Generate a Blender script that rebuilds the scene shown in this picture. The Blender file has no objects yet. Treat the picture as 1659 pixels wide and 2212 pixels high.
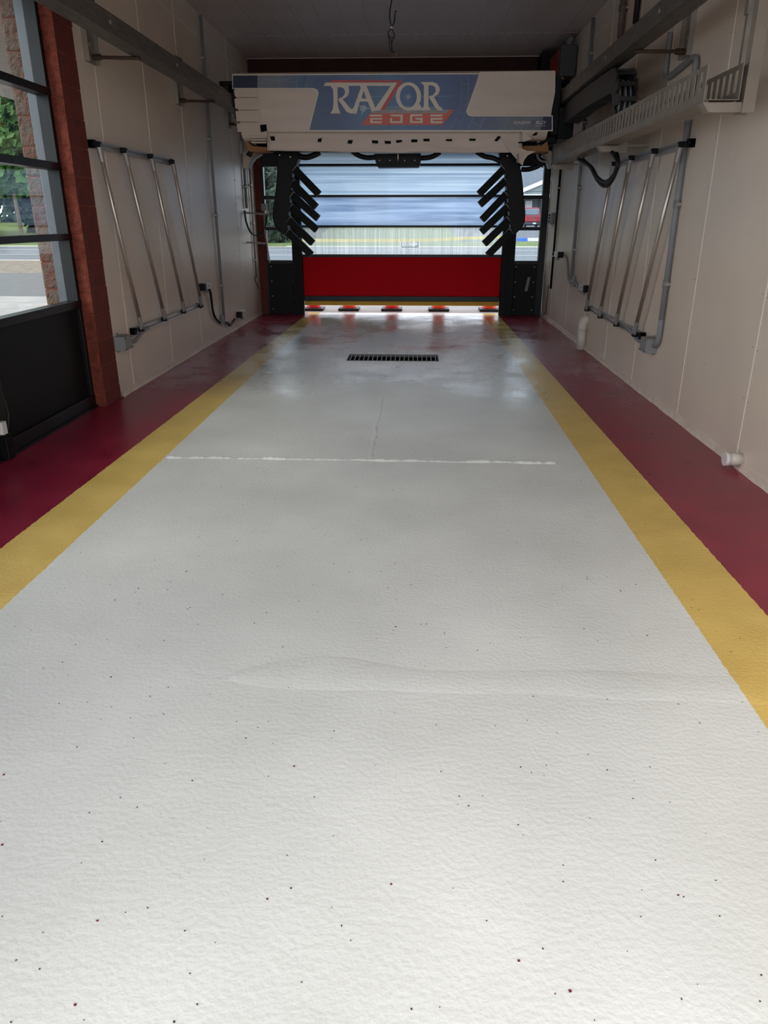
import bpy, bmesh, math, random
from mathutils import Vector, Matrix, noise as mnoise
random.seed(7)
scn = bpy.context.scene
C = scn.collection

# ------------------------------------------------------------------ camera
FPX, CX, CY, CAMH = 1596.0, 829.5, 1106.0, 1.55
VPX, VPY = 904.0, 475.0
pitch = math.atan((CY - VPY) / FPX)
yaw = math.atan((VPX - CX) / math.hypot(FPX, CY - VPY))
Fw = Vector((-math.sin(yaw) * math.cos(pitch), math.cos(yaw) * math.cos(pitch), -math.sin(pitch)))
Rt = Vector((math.cos(yaw), math.sin(yaw), 0))
Up = Rt.cross(Fw)
O = Vector((0, 0, CAMH))
cam = bpy.data.cameras.new('camera')
cam.sensor_fit = 'HORIZONTAL'
cam.sensor_width = 36.0
cam.lens = FPX / 1659.0 * 36.0
cam.clip_end = 500
co = bpy.data.objects.new('camera', cam)
C.objects.link(co)
m3 = Matrix((Rt, Up, -Fw)).transposed()
co.matrix_world = Matrix.Translation(O) @ m3.to_4x4()
scn.camera = co

# ------------------------------------------------------------------ world, light, exposure
SKY = 3.2
w = bpy.data.worlds.new('overcast_sky')
scn.world = w
w.use_nodes = True
nt = w.node_tree
bg = nt.nodes['Background']
tc = nt.nodes.new('ShaderNodeTexCoord')
nz = nt.nodes.new('ShaderNodeTexNoise')
nz.inputs['Scale'].default_value = 2.2
nz.inputs['Detail'].default_value = 5
cr = nt.nodes.new('ShaderNodeValToRGB')
cr.color_ramp.elements[0].position = 0.35
cr.color_ramp.elements[0].color = (0.76, 0.83, 0.95, 1)
cr.color_ramp.elements[1].position = 0.7
cr.color_ramp.elements[1].color = (0.96, 0.98, 1.0, 1)
nt.links.new(tc.outputs['Generated'], nz.inputs['Vector'])
nt.links.new(nz.outputs['Fac'], cr.inputs['Fac'])
nt.links.new(cr.outputs['Color'], bg.inputs['Color'])
bg.inputs['Strength'].default_value = SKY
sun = bpy.data.lights.new('sun', 'SUN')
sun.energy = 2.2
sun.angle = math.radians(35)
sun.color = (1.0, 0.94, 0.86)
so = bpy.data.objects.new('sun', sun)
C.objects.link(so)
so.rotation_euler = (math.radians(52), 0, math.radians(-50))
vs = scn.view_settings
vs.view_transform = 'Standard'
vs.look = 'None'
vs.exposure = 0.0
vs.gamma = 1.0
vs.use_curve_mapping = False

# ------------------------------------------------------------------ pixel helpers (a pixel gives a direction)
def ray(x, y): return Fw + Rt * ((x - CX) / FPX) + Up * ((CY - y) / FPX)
def fl(x, y, z=0.0):
    d = ray(x, y); return O + d * ((z - CAMH) / d.z)
def wx(x, y, X):
    d = ray(x, y); return O + d * (X / d.x)
def wy(x, y, Y):
    d = ray(x, y); return O + d * (Y / d.y)

# ------------------------------------------------------------------ materials
def lin(c):
    return tuple(((v / 255) / 12.92 if v / 255 <= 0.04045 else ((v / 255 + 0.055) / 1.055) ** 2.4) for v in c) + (1,)
MATS = {}
def mat(name, col, rough=0.5, metal=0.0, var=0.0, vscale=4.0, bump=0.0, bscale=40.0, spec=0.5, stretch=None, bdist=0.01, col2=None):
    if name in MATS: return MATS[name]
    m = bpy.data.materials.new(name); m.use_nodes = True
    n = m.node_tree.nodes; L = m.node_tree.links
    b = n['Principled BSDF']
    b.inputs['Base Color'].default_value = lin(col)
    b.inputs['Roughness'].default_value = rough
    b.inputs['Metallic'].default_value = metal
    b.inputs['Specular IOR Level'].default_value = spec
    if var or bump:
        t = n.new('ShaderNodeTexCoord')
        src = t.outputs['Object']
        if stretch:
            mp = n.new('ShaderNodeMapping'); mp.inputs['Scale'].default_value = stretch
            L.new(src, mp.inputs['Vector']); src = mp.outputs['Vector']
    if var:
        z = n.new('ShaderNodeTexNoise'); z.inputs['Scale'].default_value = vscale; z.inputs['Detail'].default_value = 6
        L.new(src, z.inputs['Vector'])
        r = n.new('ShaderNodeValToRGB')
        lc = lin(col)
        r.color_ramp.elements[0].position = 0.3; r.color_ramp.elements[1].position = 0.7
        r.color_ramp.elements[0].color = tuple(v * (1 - var) for v in lc[:3]) + (1,)
        r.color_ramp.elements[1].color = tuple(min(1, v * (1 + var)) for v in lc[:3]) + (1,)
        if col2: r.color_ramp.elements[1].color = lin(col2)
        L.new(z.outputs['Fac'], r.inputs['Fac']); L.new(r.outputs['Color'], b.inputs['Base Color'])
    if bump:
        z = n.new('ShaderNodeTexNoise'); z.inputs['Scale'].default_value = bscale; z.inputs['Detail'].default_value = 4
        L.new(src, z.inputs['Vector'])
        bp = n.new('ShaderNodeBump'); bp.inputs['Strength'].default_value = bump; bp.inputs['Distance'].default_value = bdist
        L.new(z.outputs['Fac'], bp.inputs['Height']); L.new(bp.outputs['Normal'], b.inputs['Normal'])
    MATS[name] = m
    return m

def schlick(n, L, f0):
    lw = n.new('ShaderNodeLayerWeight'); lw.inputs['Blend'].default_value = 0.5
    p = n.new('ShaderNodeMath'); p.operation = 'POWER'; p.inputs[1].default_value = 5.0
    L.new(lw.outputs['Facing'], p.inputs[0])
    q = n.new('ShaderNodeMath'); q.operation = 'MULTIPLY_ADD'; q.inputs[1].default_value = 1 - f0; q.inputs[2].default_value = f0
    L.new(p.outputs[0], q.inputs[0]); return q.outputs[0]
def glass_mat(name, tint, refl=1.0):
    m = bpy.data.materials.new(name); m.use_nodes = True
    n = m.node_tree.nodes; L = m.node_tree.links
    n.remove(n['Principled BSDF'])
    out = n['Material Output']
    tr = n.new('ShaderNodeBsdfTransparent'); tr.inputs['Color'].default_value = tint
    gl = n.new('ShaderNodeBsdfGlossy'); gl.inputs['Roughness'].default_value = 0.01
    fr = schlick(n, L, 0.04)
    mx = n.new('ShaderNodeMixShader')
    L.new(fr, mx.inputs['Fac']); L.new(tr.outputs[0], mx.inputs[1]); L.new(gl.outputs[0], mx.inputs[2])
    L.new(mx.outputs[0], out.inputs['Surface'])
    return m

def poly_mat(name, clear, streak_scale, tintA, tintB):
    """multiwall polycarbonate: part see-through, part diffusing, with wet streaks along the flutes"""
    m = bpy.data.materials.new(name); m.use_nodes = True
    n = m.node_tree.nodes; L = m.node_tree.links
    n.remove(n['Principled BSDF'])
    out = n['Material Output']
    t = n.new('ShaderNodeTexCoord')
    mp = n.new('ShaderNodeMapping'); mp.inputs['Scale'].default_value = streak_scale
    L.new(t.outputs['Object'], mp.inputs['Vector'])
    z = n.new('ShaderNodeTexNoise'); z.inputs['Scale'].default_value = 1.0; z.inputs['Detail'].default_value = 4
    L.new(mp.outputs['Vector'], z.inputs['Vector'])
    r = n.new('ShaderNodeValToRGB')
    r.color_ramp.elements[0].position = 0.35; r.color_ramp.elements[1].position = 0.65
    r.color_ramp.elements[0].color = tintA; r.color_ramp.elements[1].color = tintB
    L.new(z.outputs['Fac'], r.inputs['Fac'])
    tr = n.new('ShaderNodeBsdfTransparent'); tl = n.new('ShaderNodeBsdfTranslucent')
    L.new(r.outputs['Color'], tr.inputs['Color']); L.new(r.outputs['Color'], tl.inputs['Color'])
    mx = n.new('ShaderNodeMixShader'); mx.inputs['Fac'].default_value = clear
    L.new(tl.outputs[0], mx.inputs[1]); L.new(tr.outputs[0], mx.inputs[2])
    gl = n.new('ShaderNodeBsdfGlossy'); gl.inputs['Roughness'].default_value = 0.08
    fr = schlick(n, L, 0.03)
    m2 = n.new('ShaderNodeMixShader')
    L.new(fr, m2.inputs['Fac']); L.new(mx.outputs[0], m2.inputs[1]); L.new(gl.outputs[0], m2.inputs[2])
    L.new(m2.outputs[0], out.inputs['Surface'])
    return m

WALLC = (216, 200, 183)
M_wall = mat('pvc_wall', WALLC, 0.38, var=0.05, vscale=1.3, bump=0.05, bscale=6)
M_joint = mat('pvc_joint', (228, 219, 206), 0.4)
M_base = mat('wall_caulk', (214, 198, 182), 0.6, var=0.1, vscale=14, bump=0.4, bscale=60)
M_ceil = mat('pvc_ceiling', (192, 178, 172), 0.4, var=0.06, vscale=1.0)
M_ceilj = mat('ceiling_trim', (205, 192, 186), 0.45)
M_screw = mat('screw_steel', (190, 185, 178), 0.35, metal=0.4)
M_dkscrew = mat('screw_dark', (60, 55, 55), 0.5, metal=0.4)
M_block = mat('red_block_paint', (100, 37, 27), 0.75, var=0.2, vscale=9, bump=0.35, bscale=45)
M_split = mat('red_split_face', (136, 62, 44), 0.85, var=0.3, vscale=22, bump=1.0, bscale=110, bdist=0.03)
M_splitx = mat('weathered_split_face', (138, 84, 66), 0.9, var=0.3, vscale=11, bump=1.0, bscale=110, bdist=0.03, col2=(112, 104, 94))
M_mortar = mat('red_mortar', (150, 68, 48), 0.85, bump=0.3, bscale=60)
M_header = mat('dark_red_header', (58, 24, 20), 0.8, var=0.2, vscale=4)
M_frame = mat('black_aluminium', (17, 18, 20), 0.35, spec=0.3, var=0.15, vscale=3)
M_framelit = mat('daylit_aluminium', (86, 94, 99), 0.4, metal=0.3, var=0.1, vscale=5)  # outer side of the black frame, daylight put into its colour
M_blackpanel = mat('black_panel', (15, 15, 16), 0.5, spec=0.2, var=0.1, vscale=2)
M_black = mat('black_plastic', (9, 9, 10), 0.5, spec=0.2)
M_blackm = mat('black_matte', (7, 7, 8), 0.7, spec=0.15)
M_rubber = mat('black_rubber', (15, 15, 16), 0.6)
M_redpanel = mat('red_door_panel', (206, 0, 22), 0.6, spec=0.1, var=0.04, vscale=2)
M_yelseal = mat('yellow_seal', (214, 160, 20), 0.5, var=0.1)
M_galv = mat('galvanised_steel', (150, 142, 132), 0.45, metal=0.55, var=0.18, vscale=8)
M_rail = mat('rail_steel', (104, 98, 92), 0.5, metal=0.5, var=0.3, vscale=10, stretch=(4, 0.6, 4))
M_stain = mat('stainless_tube', (186, 178, 168), 0.3, metal=0.75, var=0.1, vscale=10)
M_alu = mat('aluminium_extrusion', (168, 166, 166), 0.36, metal=0.6, var=0.1, vscale=6)
M_rod = mat('threaded_rod', (84, 66, 54), 0.5, metal=0.5)
M_pvcgrey = mat('grey_conduit', (128, 128, 130), 0.5, var=0.06)
M_boxgrey = mat('grey_junction_box', (132, 132, 130), 0.55)
M_pvcwhite = mat('white_pvc_pipe', (205, 196, 184), 0.4)
M_white = mat('white_plastic', (214, 210, 204), 0.4)
M_gantry = mat('gantry_white', (204, 188, 172), 0.38, var=0.04, vscale=2)
M_film = mat('protective_film', (210, 193, 178), 0.4, var=0.06, vscale=2.5, bump=0.2, bscale=5, bdist=0.02, stretch=(0.5, 1, 3))
M_tan = mat('tan_cardboard', (152, 106, 68), 0.8, var=0.1)
M_beige = mat('beige_bracket', (176, 160, 146), 0.5)
M_navy = mat('navy_print', (6, 18, 54), 0.4)
M_blue2 = mat('grey_blue_print', (104, 112, 122), 0.4)
M_letter = mat('letter_print', (218, 206, 190), 0.4)
M_smalltext = mat('small_text_print', (84, 88, 104), 0.4)
M_redprint = mat('red_print', (196, 66, 62), 0.4, var=0.12, vscale=3)
M_redorange = mat('orange_print', (206, 84, 60), 0.4, var=0.1, vscale=3)
M_line = mat('light_line_print', (134, 150, 172), 0.4)
M_glow = mat('pale_star_print', (150, 178, 190), 0.4)
M_tape = mat('black_tape', (5, 5, 6), 0.6, spec=0.1)
M_cone = mat('orange_cone', (236, 76, 40), 0.5)
M_conered = mat('red_orange_cone', (226, 40, 44), 0.5)
M_glass = glass_mat('window_glass', (0.95, 0.98, 0.97, 1))
M_glass2 = glass_mat('sidelight_glass', (0.90, 0.95, 0.97, 1))
M_polyH = poly_mat('polycarbonate_wide_flutes', 0.22, (0.25, 1, 26), (0.45, 0.54, 0.63, 1), (0.68, 0.77, 0.84, 1))
M_polyV = poly_mat('polycarbonate_wet', 0.80, (60, 1, 0.5), (0.74, 0.79, 0.80, 1), (0.90, 0.93, 0.93, 1))
M_polyM = poly_mat('polycarbonate_mid', 0.25, (0.6, 1, 14), (0.36, 0.45, 0.57, 1), (0.56, 0.65, 0.76, 1))

# floor: painted concrete, wet towards the far end
def floor_material():
    m = bpy.data.materials.new('painted_floor'); m.use_nodes = True
    n = m.node_tree.nodes; L = m.node_tree.links
    b = n['Principled BSDF']
    t = n.new('ShaderNodeTexCoord'); s = n.new('ShaderNodeSeparateXYZ')
    L.new(t.outputs['Object'], s.inputs[0])
    def math_(op, a, bb, clamp=False):
        q = n.new('ShaderNodeMath'); q.operation = op; q.use_clamp = clamp
        for i, v in ((0, a), (1, bb)):
            if v is None: continue
            if isinstance(v, (int, float)): q.inputs[i].default_value = v
            else: L.new(v, q.inputs[i])
        return q.outputs[0]
    def noise_(scale, detail=4, stretch=None, rough=0.5):
        z = n.new('ShaderNodeTexNoise'); z.inputs['Scale'].default_value = scale; z.inputs['Detail'].default_value = detail
        z.inputs['Roughness'].default_value = rough
        if stretch:
            mp = n.new('ShaderNodeMapping'); mp.inputs['Scale'].default_value = stretch
            L.new(t.outputs['Object'], mp.inputs['Vector']); L.new(mp.outputs['Vector'], z.inputs['Vector'])
        else:
            L.new(t.outputs['Object'], z.inputs['Vector'])
        return z.outputs['Fac']
    def ramp_(v, p0, c0, p1, c1):
        r = n.new('ShaderNodeValToRGB')
        r.color_ramp.elements[0].position = p0; r.color_ramp.elements[1].position = p1
        r.color_ramp.elements[0].color = c0; r.color_ramp.elements[1].color = c1
        L.new(v, r.inputs['Fac']); return r.outputs['Color']
    def mix_(f, a, c):
        q = n.new('ShaderNodeMix'); q.data_type = 'RGBA'
        L.new(f, q.inputs[0])
        for i, v in ((6, a), (7, c)):
            if isinstance(v, tuple): q.inputs[i].default_value = v
            else: L.new(v, q.inputs[i])
        return q.outputs[2]
    x0, y0 = s.outputs[0], s.outputs[1]
    wob = math_('MULTIPLY', math_('SUBTRACT', noise_(30, 5), 0.5), 0.018)
    x = math_('ADD', x0, wob)
    # stripe edges as lines x = a + b*y
    def side(a, bslope): return math_('GREATER_THAN', math_('SUBTRACT', x, math_('MULTIPLY', y0, bslope)), a)
    g1 = side(-2.142, 0.0150); g2 = side(-1.762, 0.0016)
    g3 = side(1.168, 0.0); g4 = side(1.514, -0.0068)
    nb = noise_(1.1, 6); nb2 = noise_(3.5, 5)
    white = ramp_(nb, 0.3, lin((202, 203, 198)), 0.7, lin((222, 223, 218)))
    yellow = ramp_(nb2, 0.3, lin((206, 174, 94)), 0.7, lin((222, 190, 108)))
    red = ramp_(nb2, 0.3, lin((128, 24, 50)), 0.7, lin((150, 40, 64)))
    col = mix_(g1, red, yellow); col = mix_(g2, col, white); col = mix_(g3, col, yellow); col = mix_(g4, col, red)
    # thin paint near the exit: pinkish worn streaks
    wear = math_('MULTIPLY', math_('SUBTRACT', noise_(2.2, 6, (0.8, 1.6, 1), 0.65), 0.57, False), 7, True)
    wgate = math_('MULTIPLY', math_('SUBTRACT', y0, 6.5), 0.3, True)
    wear = math_('MULTIPLY', math_('MULTIPLY', wear, wgate), 0.4)
    col = mix_(wear, col, lin((150, 120, 118)))
    # pale flecks on the red paint
    vo = n.new('ShaderNodeTexVoronoi'); vo.inputs['Scale'].default_value = 22
    L.new(t.outputs['Object'], vo.inputs['Vector'])
    fleck = math_('LESS_THAN', vo.outputs['Distance'], 0.07)
    fn = math_('GREATER_THAN', noise_(9, 2), 0.56)
    redmask = math_('ADD', math_('SUBTRACT', 1.0, g1), g4)
    fleck = math_('MULTIPLY', math_('MULTIPLY', fleck, fn), math_('MULTIPLY', redmask, 0.5))
    col = mix_(fleck, col, lin((220, 190, 180)))
    # wetness
    wet = math_('MULTIPLY', math_('SUBTRACT', y0, 4.2), 0.30, True)
    wn = math_('MULTIPLY', math_('SUBTRACT', noise_(1.0, 8, (1, 0.8, 1), 0.68), 0.25), 2.4, True)
    wet = math_('MULTIPLY', wet, wn)
    redwet = math_('MULTIPLY', redmask, 0.55)
    wet = math_('MAXIMUM', wet, redwet)
    rough = math_('SUBTRACT', 0.50, math_('MULTIPLY', wet, 0.37))
    rough = math_('ADD', rough, math_('MULTIPLY', math_('SUBTRACT', nb2, 0.5), 0.12))
    L.new(rough, b.inputs['Roughness'])
    dark = n.new('ShaderNodeMix'); dark.data_type = 'RGBA'; dark.blend_type = 'MULTIPLY'
    L.new(math_('MULTIPLY', wet, 0.16), dark.inputs[0]); L.new(col, dark.inputs[6]); dark.inputs[7].default_value = (0.45, 0.45, 0.5, 1)
    L.new(dark.outputs[2], b.inputs['Base Color'])
    h = math_('ADD', noise_(60, 4), math_('MULTIPLY', noise_(12, 3, (1, 2.0, 1)), 0.55))
    bp = n.new('ShaderNodeBump'); bp.inputs['Distance'].default_value = 0.01
    L.new(math_('SUBTRACT', 0.24, math_('MULTIPLY', wet, 0.15)), bp.inputs['Strength'])
    L.new(h, bp.inputs['Height']); L.new(bp.outputs['Normal'], b.inputs['Normal'])
    b.inputs['Specular IOR Level'].default_value = 0.45
    return m
M_floor = floor_material()

# ------------------------------------------------------------------ mesh helpers
ORG = {}
class MB:
    def __init__(s): s.v = []; s.f = []
    def add(s, vs, fs):
        k = len(s.v); s.v += [Vector(v) for v in vs]; s.f += [tuple(i + k for i in f) for f in fs]; return s
    def box(s, x0, x1, y0, y1, z0, z1):
        return s.add([(x0, y0, z0), (x1, y0, z0), (x1, y1, z0), (x0, y1, z0), (x0, y0, z1), (x1, y0, z1), (x1, y1, z1), (x0, y1, z1)],
                     [(3, 2, 1, 0), (4, 5, 6, 7), (0, 1, 5, 4), (1, 2, 6, 5), (2, 3, 7, 6), (3, 0, 4, 7)])
    def bar(s, p, q, a, b, up=(0, 0, 1)):
        """box from p to q, width a (sideways) and b (along up)"""
        p, q = Vector(p), Vector(q); d = (q - p).normalized(); u = Vector(up)
        if abs(d.dot(u)) > 0.98: u = Vector((0, 1, 0)) if abs(d.y) < 0.9 else Vector((1, 0, 0))
        sd = d.cross(u).normalized(); u = sd.cross(d).normalized()
        vs = [e + sd * (i * a / 2) + u * (j * b / 2) for e in (p, q) for i, j in ((-1, -1), (1, -1), (1, 1), (-1, 1))]
        return s.add(vs, [(0, 1, 2, 3), (7, 6, 5, 4), (4, 5, 1, 0), (5, 6, 2, 1), (6, 7, 3, 2), (7, 4, 0, 3)])
    def tube(s, pts, r, n=10, caps=True, smooth=0):
        pts = [Vector(p) for p in pts]
        if smooth and len(pts) > 2: pts = catmull(pts, smooth)
        rs = r if isinstance(r, (list, tuple)) else [r] * len(pts)
        rings = []; prev = None
        for i, p in enumerate(pts):
            d = (pts[min(i + 1, len(pts) - 1)] - pts[max(i - 1, 0)]).normalized()
            if prev is None:
                u = Vector((0, 0, 1)) if abs(d.z) < 0.9 else Vector((1, 0, 0))
                u = (u - d * u.dot(d)).normalized()
            else:
                u = (prev - d * prev.dot(d)).normalized()
            prev = u; vv = d.cross(u)
            rings.append([p + (u * math.cos(2 * math.pi * k / n) + vv * math.sin(2 * math.pi * k / n)) * rs[i] for k in range(n)])
        vs = [v for rg in rings for v in rg]; fs = []
        for i in range(len(rings) - 1):
            for k in range(n):
                fs.append((i * n + k, i * n + (k + 1) % n, (i + 1) * n + (k + 1) % n, (i + 1) * n + k))
        if caps: fs += [tuple(range(n - 1, -1, -1)), tuple((len(rings) - 1) * n + k for k in range(n))]
        return s.add(vs, fs)
    def prism(s, poly, off):
        n = len(poly); P = [Vector(p) for p in poly]; off = Vector(off)
        vs = P + [p + off for p in P]
        fs = [tuple(range(n)), tuple(range(2 * n - 1, n - 1, -1))] + [(i, i + n, (i + 1) % n + n, (i + 1) % n) for i in range(n)]
        return s.add(vs, fs)
    def lathe(s, c, prof, n=20):
        c = Vector(c); vs = []; fs = []
        for r, z in prof:
            for k in range(n):
                a = 2 * math.pi * k / n; vs.append(c + Vector((r * math.cos(a), r * math.sin(a), z)))
        for i in range(len(prof) - 1):
            for k in range(n): fs.append((i * n + k, i * n + (k + 1) % n, (i + 1) * n + (k + 1) % n, (i + 1) * n + k))
        fs += [tuple(range(n - 1, -1, -1)), tuple((len(prof) - 1) * n + k for k in range(n))]
        return s.add(vs, fs)
    def build(s, name, m, parent=None, smooth=False, bev=0, fix=True, origin=None, **kw):
        org = Vector(origin) if origin is not None else (ORG[parent.name] if parent is not None else Vector((0, 0, 0)))
        if parent is not None: org = ORG[parent.name]
        me = bpy.data.meshes.new(name)
        me.from_pydata([v - org for v in s.v], [], s.f)
        if fix:
            bm = bmesh.new(); bm.from_mesh(me); bmesh.ops.recalc_face_normals(bm, faces=bm.faces); bm.to_mesh(me); bm.free()
        ms = m if isinstance(m, (list, tuple)) else [m]
        for q in ms: me.materials.append(q)
        o = bpy.data.objects.new(name, me); C.objects.link(o)
        if smooth:
            me.polygons.foreach_set('use_smooth', [len(p.vertices) <= 4 for p in me.polygons])
        if parent is not None: o.parent = parent
        else: o.location = org
        ORG[o.name] = org
        if bev:
            bvm = o.modifiers.new('bevel', 'BEVEL'); bvm.width = bev; bvm.segments = 2; bvm.limit_method = 'ANGLE'; bvm.angle_limit = 0.6
        tag(o, **kw)
        return o
def catmull(P, k):
    out = []
    for i in range(len(P) - 1):
        p0 = P[max(i - 1, 0)]; p1 = P[i]; p2 = P[i + 1]; p3 = P[min(i + 2, len(P) - 1)]
        for j in range(k):
            t = j / k
            out.append(0.5 * ((2 * p1) + (p2 - p0) * t + (2 * p0 - 5 * p1 + 4 * p2 - p3) * t * t + (3 * p1 - p0 - 3 * p2 + p3) * t ** 3))
    out.append(P[-1]); return out
def tag(o, label=None, cat=None, group=None, kind=None):
    if label: o['label'] = label
    if cat: o['category'] = cat
    if group: o['group'] = group
    if kind: o['kind'] = kind
    return o
def thing(name, loc, label, cat, group=None, kind=None):
    o = bpy.data.objects.new(name, None); C.objects.link(o); o.location = loc; o.empty_display_size = 0.1
    ORG[o.name] = Vector(loc); return tag(o, label, cat, group, kind)
def struct(name, loc=(0, 0, 0), label=None):
    o = bpy.data.objects.new(name, None); C.objects.link(o); o.location = loc; ORG[o.name] = Vector(loc)
    return tag(o, label, None, None, 'structure')
def copy_part(src, parent, delta):
    c = src.copy(); C.objects.link(c); c.parent = parent; c.location = Vector(src.location) + Vector(delta)
    ORG[c.name] = ORG[src.name]; return c

XL, XR = -2.76, 2.17
YF = 13.45           # far wall
ZC = 3.94            # ceiling
Y0 = -0.5            # entrance, behind the camera

# ------------------------------------------------------------------ floor
DR = (-0.83, 0.27, 8.76, 9.22)     # drain opening
fm = MB()
def fq(x0, x1, y0, y1): fm.add([(x0, y0, 0), (x1, y0, 0), (x1, y1, 0), (x0, y1, 0)], [(0, 1, 2, 3)])
fq(-3.35, DR[0], Y0, 13.62); fq(DR[1], XR + .1, Y0, 13.62); fq(DR[0], DR[1], Y0, DR[2]); fq(DR[0], DR[1], DR[3], 13.62)
floor = fm.build('floor', M_floor, label='painted concrete floor, white lane between yellow stripes and maroon borders', kind='structure')
# filled control joints, rough beads
def bead(name, p, q, wd, ht, seed):
    p, q = Vector(p), Vector(q); n = int((q - p).length / 0.012); d = (q - p).normalized(); sd = Vector((-d.y, d.x, 0))
    mb = MB(); vs = []; fs = []
    prof = [(-1, -0.0015), (-0.5, 0.8), (0, 1), (0.5, 0.75), (1, -0.0015)]
    for i in range(n + 1):
        c = p.lerp(q, i / n); f = 0.65 + 0.7 * mnoise.noise(Vector((i * 0.13, seed, 0))) + 0.7 * mnoise.noise(Vector((i * 0.63, seed, 3)))
        f = max(0.15, f); sh = 0.3 * wd * mnoise.noise(Vector((i * 0.05, seed, 7)))
        e = 1 if 0 < i < n else 0.05
        for a, z in prof: vs.append(c + sd * (a * wd * (0.7 + 0.4 * f) / 2 + sh) + Vector((0, 0, max(z * ht * f * e, -0.0015))))
    for i in range(n):
        for k in range(4): fs.append((i * 5 + k, i * 5 + k + 1, i * 5 + 6 + k, i * 5 + 5 + k))
    mb.add(vs, fs); return mb.build(name, M_floor, floor, smooth=True)
bead('joint_filler', (-1.74, 4.90, 0), (0.97, 4.88, 0), 0.046, 0.013, 1.3)
bead('joint_filler', (-0.31, 4.93, 0), (-0.315, 6.8, 0), 0.04, 0.006, 4.3)
# shallow skim-coat patch across the lane near the entrance
mb = MB(); n = 60; vs = []; fs = []
for i in range(n + 1):
    u = i / n; xx = -0.66 + u * 2.1
    top = 2.33 + 0.035 * mnoise.noise(Vector((u * 4, 1, 0))) + (0.05 * math.exp(-((u - 0.18) / 0.1) ** 2))
    bot = 2.215 + 0.03 * mnoise.noise(Vector((u * 5, 9, 0))) - 0.02 * u
    if u < 0.08: k = u / 0.08; mid = 2.26; top = mid + (top - mid) * k ** 0.5; bot = mid + (bot - mid) * k ** 0.5
    for yy, zz in ((bot - 0.02, -0.0006), (bot, 0.0021), ((bot + top) / 2, 0.0023), (top, 0.0019), (top + 0.02, -0.0006)): vs.append((xx, yy, zz * (1.0 if u < 0.7 else 1 - (u - 0.7) * 2.4)))
for i in range(n):
    for k in range(4): fs.append((i * 5 + k, i * 5 + k + 1, i * 5 + 6 + k, i * 5 + 5 + k))
mb.add(vs, fs); mb.build('skim_patch', M_floor, floor, smooth=True)
# small dark and maroon paint chips scattered on the white lane
for nm, colr, cnt, sz in (('paint_chips', (104, 28, 40), 70, 0.0036), ('grit_specks', (52, 48, 46), 420, 0.0024)):
    mb = MB()
    for i in range(cnt):
        yy = 1.0 + 4.6 * random.random() ** 1.3; xx = random.uniform(-1.7, 1.45) if nm == 'grit_specks' else random.uniform(-1.4, 1.1)
        a = random.random() * 6.28; r = sz * random.uniform(0.5, 1.25); rr = r * random.uniform(0.5, 1)
        c = Vector((xx, yy, 0.0005)); ax = Vector((math.cos(a), math.sin(a), 0)); ay = Vector((-math.sin(a), math.cos(a), 0))
        b4 = [c + ax * r, c + ay * rr, c - ax * r * 0.8, c - ay * rr]
        mb.prism(b4, (0, 0, 0.0018))
    mb.build(nm, mat(nm + '_mat', colr, 0.7), label='tiny %s scattered over the white lane' % ('maroon paint chips' if nm == 'paint_chips' else 'dark grit specks'), cat='debris', kind='stuff')

# drain
dr = thing('floor_drain', (-0.28, 8.99, 0), 'black trench drain grate set in the white lane before the exit door', 'drain')
mb = MB()
mb.box(DR[0], DR[1], DR[2], DR[3], -0.32, -0.30)
mb.box(DR[0] - .02, DR[0], DR[2], DR[3], -0.32, -0.001).box(DR[1], DR[1] + .02, DR[2], DR[3], -0.32, -0.001)
mb.box(DR[0], DR[1], DR[2] - .02, DR[2], -0.32, -0.001).box(DR[0], DR[1], DR[3], DR[3] + .02, -0.32, -0.001)
mb.build('pit', M_blackm, dr)
mb = MB()
mb.box(DR[0], DR[0] + .012, DR[2], DR[3], -0.03, 0.004).box(DR[1] - .012, DR[1], DR[2], DR[3], -0.03, 0.004)
mb.box(DR[0] + .012, DR[1] - .012, DR[2], DR[2] + .012, -0.03, 0.004).box(DR[0] + .012, DR[1] - .012, DR[3] - .012, DR[3], -0.03, 0.004)
mb.build('rim', mat('grate_rim', (120, 118, 116), 0.5, metal=0.4), dr)
M_gratebar = mat('grate_bar', (110, 110, 110), 0.5, metal=0.4)
first = None
for i in range(20):
    x = DR[0] + 0.012 + (i + 0.5) * (DR[1] - DR[0] - 0.024) / 20
    if first is None:
        first = MB().box(x - .0055, x + .0055, DR[2] + .012, DR[3] - .012, -0.028, 0.002).build('grate_bar', M_gratebar, dr); fx = x
    else: copy_part(first, dr, (x - fx, 0, 0))

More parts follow.
